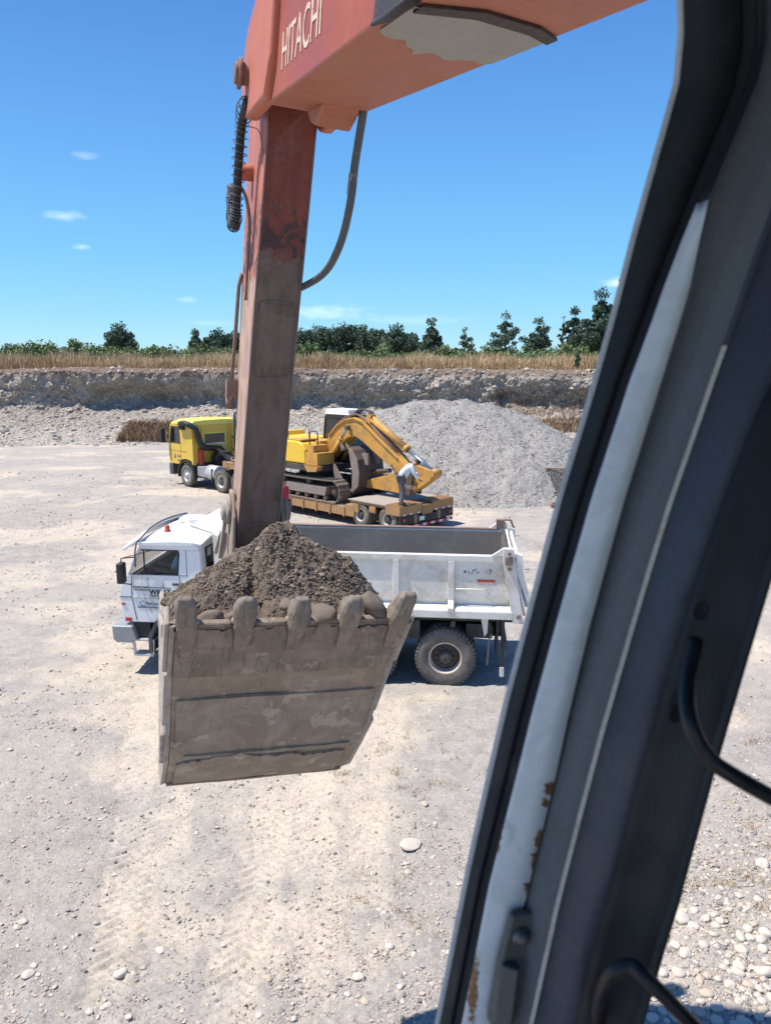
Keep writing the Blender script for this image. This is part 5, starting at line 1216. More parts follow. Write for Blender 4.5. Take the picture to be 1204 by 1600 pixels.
    # bucket, curled back, mouth towards the house
    prof = [(-3.62, 2.50), (-3.30, 2.62), (-3.05, 2.52), (-2.80, 2.20), (-2.70, 1.75), (-2.78, 1.25), (-3.05, .95), (-3.40, .78), (-3.80, .76), (-4.02, 1.0)]
    inn = [(x + (-.05 if x > -3.5 else 0), z + (.05 if z < 1.5 else -.05)) for x, z in prof]
    b = B(); 
    shell = prof + [(-3.97, 1.04), (-3.78, .82), (-3.42, .84), (-3.10, 1.0), (-2.84, 1.28), (-2.76, 1.75), (-2.86, 2.17), (-3.08, 2.46), (-3.30, 2.56), (-3.60, 2.45)]
    b.prism(shell, -.62, .62); bk = b.build('bucket', M['bktbrown'], root, .01)
    b = B(); b.prism([(-3.62, 2.46), (-3.45, 2.50), (-3.05, 2.48), (-2.80, 2.15), (-2.74, 1.75), (-2.82, 1.27), (-3.08, .98), (-3.42, .81), (-3.80, .79), (-4.02, 1.04), (-3.9, 1.6)], .62, .66); b.build('side_plate', M['bktbrown'], bk)
    b = B(); b.prism([(-4.02, .98), (-3.82, .74), (-3.40, .74), (-3.0, .95), (-3.05, 1.10), (-3.3, 1.15), (-3.95, 1.95), (-4.02, 1.95)], -.68, -.625); b.prism([(-3.02, .98), (-2.72, 1.25), (-2.66, 1.75), (-2.76, 2.2), (-3.02, 2.54), (-3.22, 2.60), (-3.12, 2.2), (-3.02, 1.7), (-3.05, 1.2)], -.68, -.625); b.build('side_cutter', M['bktgrey'], bk, .01)
    for k in range(5): b = B(); b.prism([(-3.66, 2.44), (-3.58, 2.56), (-3.75, 2.72)], -.58 + k * .26, -.50 + k * .26); b.build('tooth', M['bktgrey'], bk)
    for yy in (-.3, .22): b = B(); b.box(-2.9, -2.6, yy, yy + .08, 2.0, 2.4); b.build('ear', M['bktgrey'], bk)
    return root
digger()
# word on the arm, as faint as in the photo
# ------------------------------------------------------------------ men by the trailer
p = at(632, 785, 25.15); person((p.x - .02, 25.1, .935), R(12), 'man in a pale blue work shirt bending over the rear deck of the low trailer', BENT, M['shirtlight'], M['jeans'])
person((-3.44, 25.7, 0), R(-25), 'man in a red shirt standing behind the orange digger arm, one forearm showing', STAND, M['shirtred'], M['jeans'], sleeves='short')

# ------------------------------------------------------------------ the red loading shovel we sit in
# machine coordinates: x right, y forward, z up; the eye is at (0, 0, 5.5)
MTH, MRO = R(18.2), R(4.2)
hF = Vector((-math.sin(MTH), math.cos(MTH), 0)); rv = Vector((math.cos(MTH), math.sin(MTH), 0)); kz = Vector((0, 0, 1))
rM = rv * math.cos(MRO) - kz * math.sin(MRO); uM = kz * math.cos(MRO) + rv * math.sin(MRO)
MSC = .78
MM = Matrix.Translation(CAM) @ Matrix((rM, hF, uM)).transposed().to_4x4() @ Matrix.Scale(MSC, 4) @ Matrix.Translation((0, 0, -5.5))
R0 = 1.12
def worn_paint(name, red, mud, z_mid, z_soft, dark=False):
    """old red paint, rubbed away to dirty steel towards the lower end of the arm"""
    m, nt, b = newmat(name); q = NB(nt); co = q.n('ShaderNodeTexCoord').outputs['Object']
    sep = q.n('ShaderNodeSeparateXYZ'); q.l(co, sep.inputs[0])
    n1 = q.noise(co, 2.2, 7, .7, .8); n2 = q.noise(co, 13, 6, .75, .5); n3 = q.noise(co, 70, 4, .7)
    st = q.n('ShaderNodeMapping'); st.inputs['Scale'].default_value = (9, 9, .8); q.l(co, st.inputs['Vector']); n4 = q.noise(st.outputs[0], 1.5, 6, .7)
    c = q.mix(q.ramp(n4, .3, .7), tuple(x * .8 for x in red), tuple(min(1, x * 1.15) for x in red))
    c = q.mix(q.math('MULTIPLY', q.ramp(n1, .55, .72), .5), c, tuple(x * .5 + .12 for x in red))
    c = q.mix(q.ramp(n2, .60, .64, 0, .85), c, (.05, .035, .035)); pz = q.math('MULTIPLY', q.ramp(sep.outputs[2], 6.95, 6.55), q.ramp(q.noise(co, 7, 7, .75, 1.5), .50, .54)); c = q.mix(q.math('MULTIPLY', pz, .85), c, (.035, .028, .03))
    mc = q.mix(q.ramp(n4, .3, .7), tuple(x * .7 for x in mud), tuple(x * 1.3 for x in mud)); mc = q.mix(q.ramp(n1, .45, .6, 0, .55), mc, tuple(x * 1.5 + .01 for x in mud))
    k = q.math('ADD', sep.outputs[2], q.math('MULTIPLY', q.math('ADD', n1, q.math('MULTIPLY', n2, .6)), -z_soft * 2))
    c = q.mix(q.ramp(k, z_mid + .06 - z_soft * 1.6, z_mid - .06 - z_soft * 1.6), c, mc)
    q.l(c, b.inputs['Base Color']); q.l(q.ramp(n1, .3, .7, .45, .8), b.inputs['Roughness']); q.bump(q.math('ADD', n3, q.math('MULTIPLY', n2, .8)), .22, .012, b)
    return m
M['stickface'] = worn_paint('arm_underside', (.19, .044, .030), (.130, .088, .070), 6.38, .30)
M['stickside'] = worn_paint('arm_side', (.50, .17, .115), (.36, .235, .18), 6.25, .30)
M['pinrust'] = mat('rusty_pin', (.22, .115, .085), .6, da=.4)
M['weld'] = mat('weld_metal', (.16, .115, .10), .6, da=.4)
M['boomside'] = mat('boom_red', (.34, .078, .040), .45, var=.07, dirt=(.34, .11, .08), da=.3, ds=1.6, bump=.05, chips=(.20, .06, .04), ca=.25)
M['boombelly'] = mat('boom_belly', (.38, .118, .068), .5, var=.12, dirt=(.38, .165, .10), da=.75, ds=2.0, bump=.06, chips=(.14, .07, .05), ca=.40)
M['boomcast'] = mat('boom_casting', (.47, .142, .08), .5, var=.06, dirt=(.45, .19, .13), da=.3, ds=3, bump=.1)
M['wearplate'] = mat('grey_wear_plate', (.30, .285, .255), .6, var=.07, dirt=(.24, .22, .20), da=.35, ds=2.5, bump=.08, chips=(.15, .10, .08), ca=.05)
M['grease'] = mat('black_grease', (.045, .035, .035), .6, var=.3, dirt=(.12, .07, .055), da=.4, ds=8, bump=.4)
def bucket_mat(name, a, b_, sc_=1.0):
    m, nt, bs = newmat(name); q = NB(nt); co = q.n('ShaderNodeTexCoord').outputs['Object']
    n1 = q.noise(co, 2.6 * sc_, 7, .7, 1.0); n2 = q.noise(co, 24, 6, .8, .3); n3 = q.noise(co, 110, 3, .7)
    st = q.n('ShaderNodeMapping'); st.inputs['Rotation'].default_value = (0, R(18), 0); st.inputs['Scale'].default_value = (14, 2, 1.2); q.l(co, st.inputs['Vector']); n4 = q.noise(st.outputs[0], 2.2, 7, .75)
    c = q.mix(q.ramp(n1, .35, .68), a, b_); c = q.mix(q.ramp(n4, .52, .62, 0, .28 + .35 * (sc_ > 1)), c, tuple(x * .5 for x in a)); c = q.mix(q.ramp(n2, .60, .74, 0, .5), c, tuple(min(1, x * 1.5 + .03) for x in b_))
    md = q.noise(co, 3.5 * sc_, 8, .72, .3); mud = q.ramp(md, .56, .60); c = q.mix(q.math('MULTIPLY', mud, .65), c, tuple(min(1, x * 1.35) for x in b_))
    s5 = q.n('ShaderNodeMapping'); s5.inputs['Rotation'].default_value = (R(20), R(-32), 0); s5.inputs['Scale'].default_value = (30, 1.5, 1.5); q.l(co, s5.inputs['Vector']); n5 = q.noise(s5.outputs[0], 2.0, 5, .7)
    c = q.mix(q.ramp(n5, .66, .70, 0, .55), c, tuple(x * .5 for x in a))
    q.l(c, bs.inputs['Base Color']); bs.inputs['Roughness'].default_value = .78; bs.inputs['Specular IOR Level'].default_value = .3
    q.bump(q.math('ADD', q.math('ADD', q.math('MULTIPLY', n2, .7), q.math('MULTIPLY', mud, .5)), q.math('ADD', q.math('MULTIPLY', n3, .3), q.math('MULTIPLY', n4, .7))), .6, .02, bs); return m
M['bk'] = bucket_mat('bucket_steel', (.27, .205, .155), (.37, .295, .235))
M['bkdark'] = bucket_mat('bucket_front_plate', (.21, .162, .128), (.31, .245, .20), 1.5)
M['bkpale'] = bucket_mat('bucket_side_plate', (.34, .29, .25), (.46, .40, .35), 1.5)
M['tooth'] = bucket_mat('tooth_steel', (.20, .16, .128), (.29, .24, .195), 3)
def machine():
    root = bpy.data.objects.new('loading_excavator', None); C.objects.link(root); root.matrix_world = MM
    tag(root, 'orange-red excavator seen from its own cab, toothed bucket of earth hanging ahead', 'excavator')
    def P(y, z): return (y, z + 5.5)
    # arm (stick)
    fr = [(5.86, 2.60), (5.97, 1.92), (6.11, 1.27), (6.28, .60), (6.47, -.25), (6.64, -1.05), (6.80, -1.58), (6.95, -1.85)]
    bk = [(7.14, -1.80), (7.10, -1.24), (7.06, -.59), (7.06, .2), (7.03, .85), (6.98, 1.5), (6.92, 2.2), (6.72, 3.0), (6.35, 3.5), (6.0, 3.3)]
    poly = [P(*p) for p in fr + bk]; w = .1875; n = len(poly)
    b = MB(); xa, xb = R0 - w, R0 + w
    va = [(xa, y, z) for y, z in poly]; vb = [(xb, y, z) for y, z in poly]
    b.m = 1; b.add(va, [tuple(range(n))]); b.add(vb, [tuple(range(n))[::-1]]); b.m = 0
    b.add(va + vb, [(i, (i + 1) % n, n + (i + 1) % n, n + i) for i in range(n)])
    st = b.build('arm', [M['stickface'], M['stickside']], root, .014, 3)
    def line(pts, off):  # weld beads lying on the underside of the arm
        out = []
        for (x, z) in pts:
            y = np.interp(-z, [-p[1] for p in fr], [p[0] for p in fr]); out.append((x, y - off, z + 5.5))
        return out
    b = MB()
    for xs in (-1, 1): b.tube(line([(R0 + xs * (w - .012), z) for z in np.linspace(1.85, -1.6, 30)], .002), .007, 6)
    b.tube(line([(R0 - .145, .56), (R0 - .10, .585), (R0 + .11, .585), (R0 + .15, .55), (R0 + .15, .03), (R0 + .12, .0), (R0 - .11, -.02), (R0 - .145, .02), (R0 - .145, .56)], .004), .0035, 6)
    b.tube(line([(R0 - .13, -1.66), (R0 - .13, -1.42), (R0 - .10, -1.33), (R0 - .03, -1.30), (R0 + .07, -1.30), (R0 + .13, -1.36), (R0 + .14, -1.50)], .004), .008, 6)
    b.build('weld_bead', M['weld'], st)
    b = MB(); b.add([], [])
    pl = line([(R0 - .14, .56), (R0 + .145, .56), (R0 + .145, .02), (R0 - .14, .0)], .004); b.add(pl, [(0, 1, 2, 3)])
    pl2 = [(x, y + .003, z) for x, y, z in pl]; b.add(pl2, [(3, 2, 1, 0)]); b.build('patch_plate', M['stickface'], st)
    b = MB(); b.cyl((xa - .09, 6.62, 7.10), (xa, 6.62, 7.10), .065, n=20); b.cyl((xa - .105, 6.62, 7.10), (xa - .085, 6.62, 7.10), .05, n=20); b.build('side_boss', M['boomcast'], st, .006)
    b = MB(); b.tube([(xa - .012, 6.95, 6.35), (xa - .028, 7.0, 6.25), (xa - .03, 7.03, 6.1), (xa - .04, 7.05, 5.72), (xa - .05, 7.07, 5.55), (xa - .05, 7.08, 5.38)], .018, 8); b.box(xa - .10, xa, 7.0, 7.1, 5.28, 5.44); b.tube([(xa - .07, 7.03, 5.30), (xa - .07, 7.03, 5.18)], .035, 8)
    b.build('grease_pipe', M['rustrail'], st)
    b = MB(); b.tube([(R0, 7.22, 7.4), (R0, 7.34, 5.3)], .10, 18); b.tube([(R0, 7.34, 5.3), (R0, 7.38, 4.5)], .055, 12); b.build('bucket_cylinder', M['boomside'], root)
    # boom
    wb = .28
    bot = [(5.40, 1.745), (4.2, 1.522), (3.07, 1.313), (2.3, 1.17), (1.3, .985), (.75, .55), (.35, -.45)]
    topb = [(-.1, -.2), (.3, .95), (1.2, 1.75), (2.3, 2.15), (3.2, 2.42), (4.3, 2.55), (5.3, 2.62), (5.62, 2.60)]
    nose = [(5.75, 2.35), (5.66, 2.0)]
    poly = [P(*p) for p in bot + topb + nose]; n = len(poly); b = MB(); xa, xb = R0 - wb, R0 + wb
    va = [(xa, y, z) for y, z in poly]; vb = [(xb, y, z) for y, z in poly]
    b.m = 0; b.add(va, [tuple(range(n))]); b.add(vb, [tuple(range(n))[::-1]]); b.m = 1
    b.add(va + vb, [(i, (i + 1) % n, n + (i + 1) % n, n + i) for i in range(n)])
    bo = b.build('boom', [M['boomside'], M['boombelly']], root, .016, 3)
    for s in (-1, 1):    # cast nose plates holding the pin
        b = MB(); x0_ = R0 + s * wb * .80; x1_ = R0 + s * (wb + .05)
        arc = [(6.02 + .34 * math.cos(a), 2.17 + .34 * math.sin(a)) for a in [R(q) for q in range(-95, 100, 13)]]
        b.prism([P(*p) for p in arc + [(5.3, 2.60), (5.05, 2.25), (5.10, 1.92), (5.28, 1.74)]], x0_, x1_, 'x'); b.build('nose_casting', M['boomcast'], bo, .03, 4)
    b = MB(); b.cyl((R0 - .425, 6.06, 7.63), (R0 + .425, 6.06, 7.63), .075, n=24); b.cyl((R0 - .40, 6.06, 7.63), (R0 - .375, 6.06, 7.63), .105, n=24); b.build('arm_pin', M['pinrust'], bo, .006)
    b = MB(); b.prism([P(*p) for p in [(5.42, 1.76), (4.90, 1.66), (5.02, 1.61), (5.14, 1.585), (5.28, 1.64)]], R0 - .02, R0 + .22, 'x'); b.build('belly_lug', M['boombelly'], bo, .02, 3)
    # grey plate let into the belly, ragged paint line at its forward end
    def bellyz(y): return float(np.interp(y, [.35, 1.3, 2.3, 3.07, 4.2, 5.4], [-.45, .985, 1.17, 1.313, 1.522, 1.745])) + 5.5
    rr = random.Random(3); front = []
    for k in range(25):
        t = k / 24; x = R0 - wb + .03 + t * (2 * wb - .04); y = 3.0 + .19 * math.sin(t * 2.5) + .028 * math.sin(t * 21) + rr.uniform(-.018, .018) + (.05 if .38 < t < .5 else 0)
        front.append((x, y))
    b = MB(); vs = [(x, y, bellyz(y) - .006) for x, y in front] + [(x, 2.54 + .08 * abs(x - R0) / wb, bellyz(2.54 + .08 * abs(x - R0) / wb) - .006) for x, y in front]; m_ = len(front)
    b.add(vs, [(i, i + 1, m_ + i + 1, m_ + i) for i in range(m_ - 1)]); vs2 = [(x, y, z + .004) for x, y, z in vs]
    b.add(vs2, [(i + 1, i, m_ + i, m_ + i + 1) for i in range(m_ - 1)]); b.build('wear_plate', M['wearplate'], bo, fix=False)
    b = MB(); b.tube([(R0 - wb + .0, 3.0, bellyz(3.0) + .010), (R0 - wb + .012, 2.85, bellyz(2.85) + .008), (R0 - wb + .015, 2.55, bellyz(2.55) + .006)], [.008, .018, .022], 8)
    b.build('grease_bead', M['grease'], bo)
    b = MB(); e1 = [(R0 - wb + .04, 2.62), (R0 - .05, 2.53), (R0 + .16, 2.56), (R0 + wb - .01, 2.64)]; q1 = [(x, y + (.03 if k < 3 else .02), bellyz(y) - .012) for k, (x, y) in enumerate(e1)]; q2 = [(x + .005, y - .045, bellyz(y - .045) - .012) for x, y in e1]
    b.add(q1 + q2 + [(x, y, z + .01) for x, y, z in q1 + q2], [(k, k + 1, 5 + k, 4 + k) for k in range(3)] + [(k + 9 - 0, k + 8, k + 12, k + 13) for k in range(3)] + [(k + 1, k, 8 + k, 9 + k) for k in range(3)] + [(4 + k, 5 + k, 13 + k, 12 + k) for k in range(3)]); b.build('dark_band', M['grease'], bo, fix=False)
    b = MB(); vv = []
    for (y, h) in ((2.98, .02), (2.93, .20), (2.84, .42), (2.4, .62)): vv += [(xa - .004, y, bellyz(y) + .004), (xa - .004, y, bellyz(y) + h)]
    b.add(vv, [(0, 1, 3, 2), (2, 3, 5, 4), (4, 5, 7, 6)]); b.build('grease_stain', M['grease'], bo, fix=False)
    M['letter'] = mat('faded_lettering', (.66, .52, .42), .6, da=.55, dirt=(.45, .16, .11), ds=7, chips=(.40, .10, .065), ca=.55)
    ang = math.atan2(-.215, -1)   # baseline runs back and slightly down
    Mt = Matrix(((0, 0, -1, xa - .003), (-math.cos(R(10)), -math.sin(R(10)) * 0, 0, 4.93), (-math.sin(R(10)), 1, 0, 7.29), (0, 0, 0, 1)))
    text('faded_lettering', 'HITACHI', .30, M['letter'], bo, Mt, .0015, sx=.92)
    # spiral-wrapped hose at the left, bare hose at the right
    X = R0 - .33; hp = [(X, 6.08, 7.47), (X - .01, 6.20, 7.30), (X - .015, 6.34, 7.09), (X - .02, 6.42, 6.82), (X - .02, 6.45, 6.70), (X - .02, 6.50, 6.67), (X - .02, 6.60, 6.72), (X - .02, 6.72, 6.88), (X - .0, 6.76, 6.96)]
    hp = [(X, 6.02, 7.44), (X, 6.30, 7.34), (X, 6.40, 7.09), (X, 6.44, 6.80), (X, 6.46, 6.71), (X, 6.54, 6.665), (X, 6.63, 6.70), (X, 6.70, 6.80), (X, 6.74, 6.92), (X, 6.72, 7.0)]
    def smooth(pts, k=6):
        pts = [Vector(p) for p in pts]; out = []
        for i in range(len(pts) - 1):
            p0 = pts[max(i - 1, 0)]; p1 = pts[i]; p2 = pts[i + 1]; p3 = pts[min(i + 2, len(pts) - 1)]
            for j in range(k):
                t = j / k; out.append(.5 * ((2 * p1) + (-p0 + p2) * t + (2 * p0 - 5 * p1 + 4 * p2 - p3) * t * t + (-p0 + 3 * p1 - 3 * p2 + p3) * t ** 3))
        return out + [pts[-1]]
    hs_ = smooth(hp); b = MB(); b.tube(hs_, .034, 10); hz = b.build('wrapped_hose', M['black'], root)
    b = MB(); coil = []
    L = len(hs_) - 1
    for k in range(900):
        t = k / 899 * L; i = min(int(t), L - 1); p = hs_[i].lerp(hs_[i + 1], t - i); d = (hs_[i + 1] - hs_[i]).normalized(); a_ = d.cross(Vector((1, 0, 0))).normalized(); c_ = Vector((1, 0, 0))
        th = k * .30; rad = .042 + .012 * math.sin(k * .05) * (1 if k < 250 else .3) + (.018 * abs(math.sin(k * .021)) if k < 260 else .004)
        coil.append(p + (a_ * math.cos(th) + c_ * math.sin(th)) * rad)
    b.tube(coil, .0042, 4); b.build('spiral_wire', M['darkgrey'], hz)
    b = MB(); b.tube(hs_[-8:], .040, 12); b.tube(hs_[-4:-1], .045, 12); b.build('hose_end', M['bkpale'], hz)
    b = MB(); b.tube(smooth([(X + .03, 6.46, 6.95), (X + .07, 6.40, 6.85), (X + .11, 6.45, 6.68), (X + .12, 6.55, 6.45), (X + .125, 6.62, 6.1)]), .013, 8); b.tube(smooth([(X + .02, 6.2, 7.32), (X + .1, 6.1, 7.28), (X + .13, 6.08, 7.15), (X + .14, 6.12, 7.05)]), .004, 5); b.build('thin_hose', M['rustrail'], root)
    Xh = R0 + .25; hr = smooth([(Xh, 4.93, 7.30), (Xh, 4.97, 7.16), (Xh, 5.10, 6.87), (Xh, 5.16, 6.64), (Xh, 5.38, 6.41), (Xh, 5.85, 6.27), (R0 + .17, 6.5, 6.20)]); b = MB(); b.tube(hr, .027, 12); hh = b.build('bare_hose', M['darkgrey'], root)
    b = MB(); b.tube([(Xh, 4.92, 7.34), (Xh, 4.935, 7.26)], .040, 10); b.tube([(Xh, 4.94, 7.26), (Xh, 4.955, 7.20)], .034, 6); b.tube([(Xh, 5.115, 6.83), (Xh, 5.145, 6.70)], .031, 12); b.build('hose_fitting', M['bkpale'], hh)
    # bucket
    W0, W1 = .80, .772
    prof = [(4.95, -1.645), (5.115, -1.88), (5.285, -2.115), (5.385, -2.26), (5.485, -2.41), (5.585, -2.60), (5.675, -2.79), (5.79, -2.98), (5.94, -3.16), (6.12, -3.36), (6.38, -3.54), (6.66, -3.55), (6.90, -3.10), (7.15, -2.66), (7.36, -2.32), (7.33, -2.12), (7.12, -2.03)]
    nU = 40; vs = []; fs = []
    pr = [Vector((0, p[0], p[1])) for p in prof]; dense = []
    for i in range(len(pr) - 1):
        for k in range(3): dense.append(pr[i].lerp(pr[i + 1], k / 3))
    dense.append(pr[-1]); nrm = []
    for i, p in enumerate(dense):
        d = (dense[min(i + 1, len(dense) - 1)] - dense[max(i - 1, 0)]).normalized(); nrm.append(Vector((0, -d.z * -1 if False else d.z, -d.y)))
    def half(i): return W0 + (W1 - W0) * sstep(0, 24, i)
    U = np.linspace(-1, 1, nU + 1)
    for side_ in (0, 1):
        for i, p in enumerate(dense):
            hw = float(half(i))
            for j, u_ in enumerate(U):
                x = R0 + u_ * hw; nn = float(fbm(np.array([x * 2.2]), np.array([i * .22]), oct=3, seed=171)[0]) * .018 * (1 if abs(u_) < .98 else 0)
                o_ = nrm[i] * (nn - (.035 if side_ else 0)); vs.append((x, p.y + o_.y, p.z + o_.z + 5.5))
    nc = nU + 1; nr = len(dense); off = nr * nc
    for i in range(nr - 1):
        for j in range(nU): fs.append((i * nc + j, i * nc + j + 1, (i + 1) * nc + j + 1, (i + 1) * nc + j)); fs.append((off + i * nc + j + 1, off + i * nc + j, off + (i + 1) * nc + j, off + (i + 1) * nc + j + 1))
    for i in range(nr - 1):
        for j in (0, nU): fs.append((i * nc + j, (i + 1) * nc + j, off + (i + 1) * nc + j, off + i * nc + j))
    for j in range(nU):
        for i in (0, nr - 1): fs.append((i * nc + j, off + i * nc + j, off + i * nc + j + 1, i * nc + j + 1))
    b = MB(); b.add(vs, fs, False); bu = b.build('bucket', M['bk'], root)
    # thicker plates welded on the outside of the floor
    def outer(s_, up):   # s_ along the profile in segments
        i = min(int(s_), len(pr) - 2); p = pr[i].lerp(pr[i + 1], s_ - i); d = (pr[i + 1] - pr[i]).normalized(); nn = Vector((0, d.z, -d.y)); return p + nn * up
    def plate(name, s0, s1, t, u0, u1, m_, rag=0, seed=1, bev=.006, n_s=10):
        b = MB(); q = random.Random(seed); vs = []; rows = n_s + 1; cols = 49
        e = [0]; 
        for k in range(cols): e.append(e[-1] * .90 + q.uniform(-1, 1) * rag * .55)
        for lay in (0, 1):
            for a in range(rows):
                for c in range(cols):
                    u_ = u0 + (u1 - u0) * c / (cols - 1); sE = s0 + (e[c + 1] + (rag * 1.3 * math.sin(c * .13 + seed) if rag else 0)); sv = sE + (s1 - sE) * a / (rows - 1); i_d = sv * 3
                    p = outer(sv, (t if lay == 0 else -.004) + (.006 * float(fbm(np.array([u_ * 3.]), np.array([sv * 1.2]), oct=2, seed=seed + 5)[0]) if lay == 0 else 0))
                    vs.append((R0 + u_ * float(half(i_d)), p.y, p.z + 5.5))
        o2 = rows * cols; fs = []
        for a in range(rows - 1):
            for c in range(cols - 1): i = a * cols + c; fs.append((i, i + 1, i + cols + 1, i + cols)); fs.append((o2 + i + 1, o2 + i, o2 + i + cols, o2 + i + cols + 1))
        for a in range(rows - 1):
            for c in (0, cols - 1): i = a * cols + c; fs.append((i, i + cols, o2 + i + cols, o2 + i))
        for c in range(cols - 1):
            for a in (0, rows - 1): i = a * cols + c; fs.append((i, o2 + i, o2 + i + 1, i + 1))
        b.add(vs, fs); return b.build(name, m_, bu)
    plate('lip_plate', 0.0, 2.0, .026, -1.0, 1.0, M['bkdark'])
    plate('floor_plate', 3.72, 6.35, .020, -.955, .955, M['bk'], rag=.012, seed=3)
    plate('mud_cake', 7.45, 9.15, .034, -.93, .86, M['bk'], rag=.20, seed=9)
    plate('heel_plate', 7.0, 7.22, .022, -.86, .88, M['bk'], rag=.02, seed=5)
    plate('weld_seam', 9.5, 11.2, .03, -.985, .985, M['bkdark'], seed=6)
    # side plates standing a little proud
    for s in (-1, 1):
        b = MB(); inner = [P(p[0] + (.0), p[1]) for p in prof]; inner = inner + [P(6.6, -1.99), P(6.0, -1.88), P(5.4, -1.75)]
        N_ = len(inner); vs = []
        for lay, dx in ((0, .002), (1, .040)):
            for k, (yy, zz) in enumerate(inner):
                hw = float(half(min(k * 3, 48))) if k < 17 else W0
                vs.append((R0 + s * (hw + dx), yy + random.uniform(-.012, .012) * lay, zz + random.uniform(-.012, .012) * lay))
        b.add(vs, [(i, (i + 1) % N_, N_ + (i + 1) % N_, N_ + i) for i in range(N_)] + [tuple(range(N_)), tuple(range(N_, 2 * N_))[::-1]])
        sp = b.build('side_plate', M['bkpale'], bu, .008)
        for (ya, za, yb, zb, wd) in ((5.0, -1.60, 5.30, -2.05, .16), (5.32, -2.10, 5.62, -2.62, .12), (5.45, -1.86, 6.1, -1.98, .10), (5.66, -2.72, 5.95, -3.1, .10)):
            b = MB(); b.beam((R0 + s * (W0 + .055 - (.02 if za < -2 else 0)), ya + .05, za + 5.5), (R0 + s * (W0 + .05 - (.025 if za < -2 else 0)), yb + .05, zb + 5.5), .035, wd, up=(0, 1, 1)); b.build('wear_strip', M['bkpale'], sp, .012, 3)
    # adapters and teeth
    d0 = Vector((0, 4.95 - 5.285, -1.645 + 2.115)).normalized(); nn0 = Vector((0, d0.z * -1, d0.y)); nn0 = Vector((0, -d0.z, d0.y))
    for k, fx in enumerate((-.735, -.372, -.008, .352, .712)):
        x = R0 + fx; base = Vector((x, 4.955, -1.64 + 5.5)); tl = -.10 if k == 0 else (.06 if k == 4 else 0)
        def Q(dx, dl, dn): return base + Vector((dx + tl * max(0, dl) , 0, 0)) + d0 * dl + nn0 * dn
        b = MB(); rg = []
        for (l, wd, t0, t1) in ((-.32, .020, .024, .032), (-.25, .040, .024, .056), (-.05, .056, .024, .070), (.02, .066, -.045, .070), (.07, .056, -.05, .06)):
            rg.append([Q(-wd, l, t0), Q(wd, l, t0), Q(wd, l, t1), Q(-wd, l, t1)])
        b.ring_loft(rg, smooth=False); ad = b.build('adapter', M['bkdark'], bu, .014, 3)
        b = MB(); b.tube([Q(-.068, -.03, .030), Q(-.058, -.10, .030), Q(-.046, -.24, .030), Q(-.026, -.33, .028), Q(.024, -.33, .028), Q(.044, -.24, .030), Q(.058, -.10, .030), Q(.066, -.03, .030)], .0075, 6); b.build('weld_bead', M['tooth'], ad)
        b = MB(); rg = []
        jit = [random.uniform(-.008, .008) for _ in range(6)]; short = (0, -.02, -.03, -.03, .0)[k]
        for q_, (l, wd, t0, t1) in enumerate(((.02, .070, -.075, .085), (.06, .074, -.078, .088), (.16, .072, -.062, .080), (.235 + short, .066, -.040, .066), (.28 + short, .054, -.02, .052), (.305 + short, .034, .0, .034))):
            wd += jit[q_]; cn = .35; w_ = wd
            rg.append([Q(-w_ * .72, l, t0), Q(w_ * .72, l, t0), Q(w_, l, t0 + (t1 - t0) * .25), Q(w_, l, t1 - (t1 - t0) * .25), Q(w_ * .72, l, t1), Q(-w_ * .72, l, t1), Q(-w_, l, t1 - (t1 - t0) * .25), Q(-w_, l, t0 + (t1 - t0) * .25)])
        b.ring_loft(rg, smooth=False); tt = b.build('tooth', M['tooth'], ad, .014, 3)
        b = MB(); b.tube([Q(-.080, .045, .01), Q(.080, .045, .01)], .018, 8); b.build('tooth_pin', M['bkpale'], tt)
    for k, fx in enumerate((-.56, -.19, .175, .55)):
        b = MB(); x = R0 + fx; base = Vector((x, 4.955, -1.64 + 5.5)); b.T = None
        rg = [[base + Vector((dx, 0, 0)) + d0 * l + nn0 * t for dx, t in ((-wd, -.02), (wd, -.02), (wd, .027), (-wd, .027))] for l, wd in ((-.02, .13), (.03, .105))]
        b.ring_loft(rg, smooth=False); b.build('lip_shroud', M['bkdark'], bu, .012)
    # ears, pins and links between arm and bucket
    for s in (-1, 1):
        b = MB(); b.prism([P(*p) for p in [(6.60, -2.02), (6.72, -1.25), (6.85, -1.05), (7.02, -1.04), (7.14, -1.2), (7.45, -1.7), (7.42, -2.3), (7.1, -2.1)]], R0 + s * .20, R0 + s * .232, 'x'); b.build('ear', M['bk'], bu, .012)
        b = MB(); b.lathe([(.02, 0), (.115, 0), (.125, .01), (.125, .035), (.10, .042), (.09, .075), (.02, .08)], (R0 + s * .232, 6.90, -1.22 + 5.5), (s, 0, 0), 28); b.lathe([(.02, 0), (.13, 0), (.13, .012), (.02, .012)], (R0 + s * .187, 6.90, -1.22 + 5.5), (s, 0, 0), 28); b.build('pin_boss', M['bkpale'] if s < 0 else M['bkdark'], bu, .008)
        b = MB(); b.beam((R0 + s * .27, 6.93, -1.30 + 5.5), (R0 + s * .30, 7.0, -1.68 + 5.5), .03, .06, up=(0, 1, 0)); b.beam((R0 + s * .25, 7.05, -1.45 + 5.5), (R0 + s * .25, 7.5, -1.75 + 5.5), .03, .10, up=(1, 0, 0)); b.build('link', M['bkpale'] if s < 0 else M['bkdark'], bu, .008)
    # -------------------------------------------------------- cab post beside the eye
    M['ppanel'] = M['ppanel']
    zs = np.array([.62, .48, .39, .335, .308, .27, .23, .184, .139, .072, .007, -.086, -.20, -.286, -.369, -.45, -.544, -.619, -.80])
    re = np.array([.30, .38, .423, .4358, .4408, .442, .4345, .4255, .4170, .4060, .3935, .3730, .3530, .3385, .3270, .3165, .3065, .2985, .280])
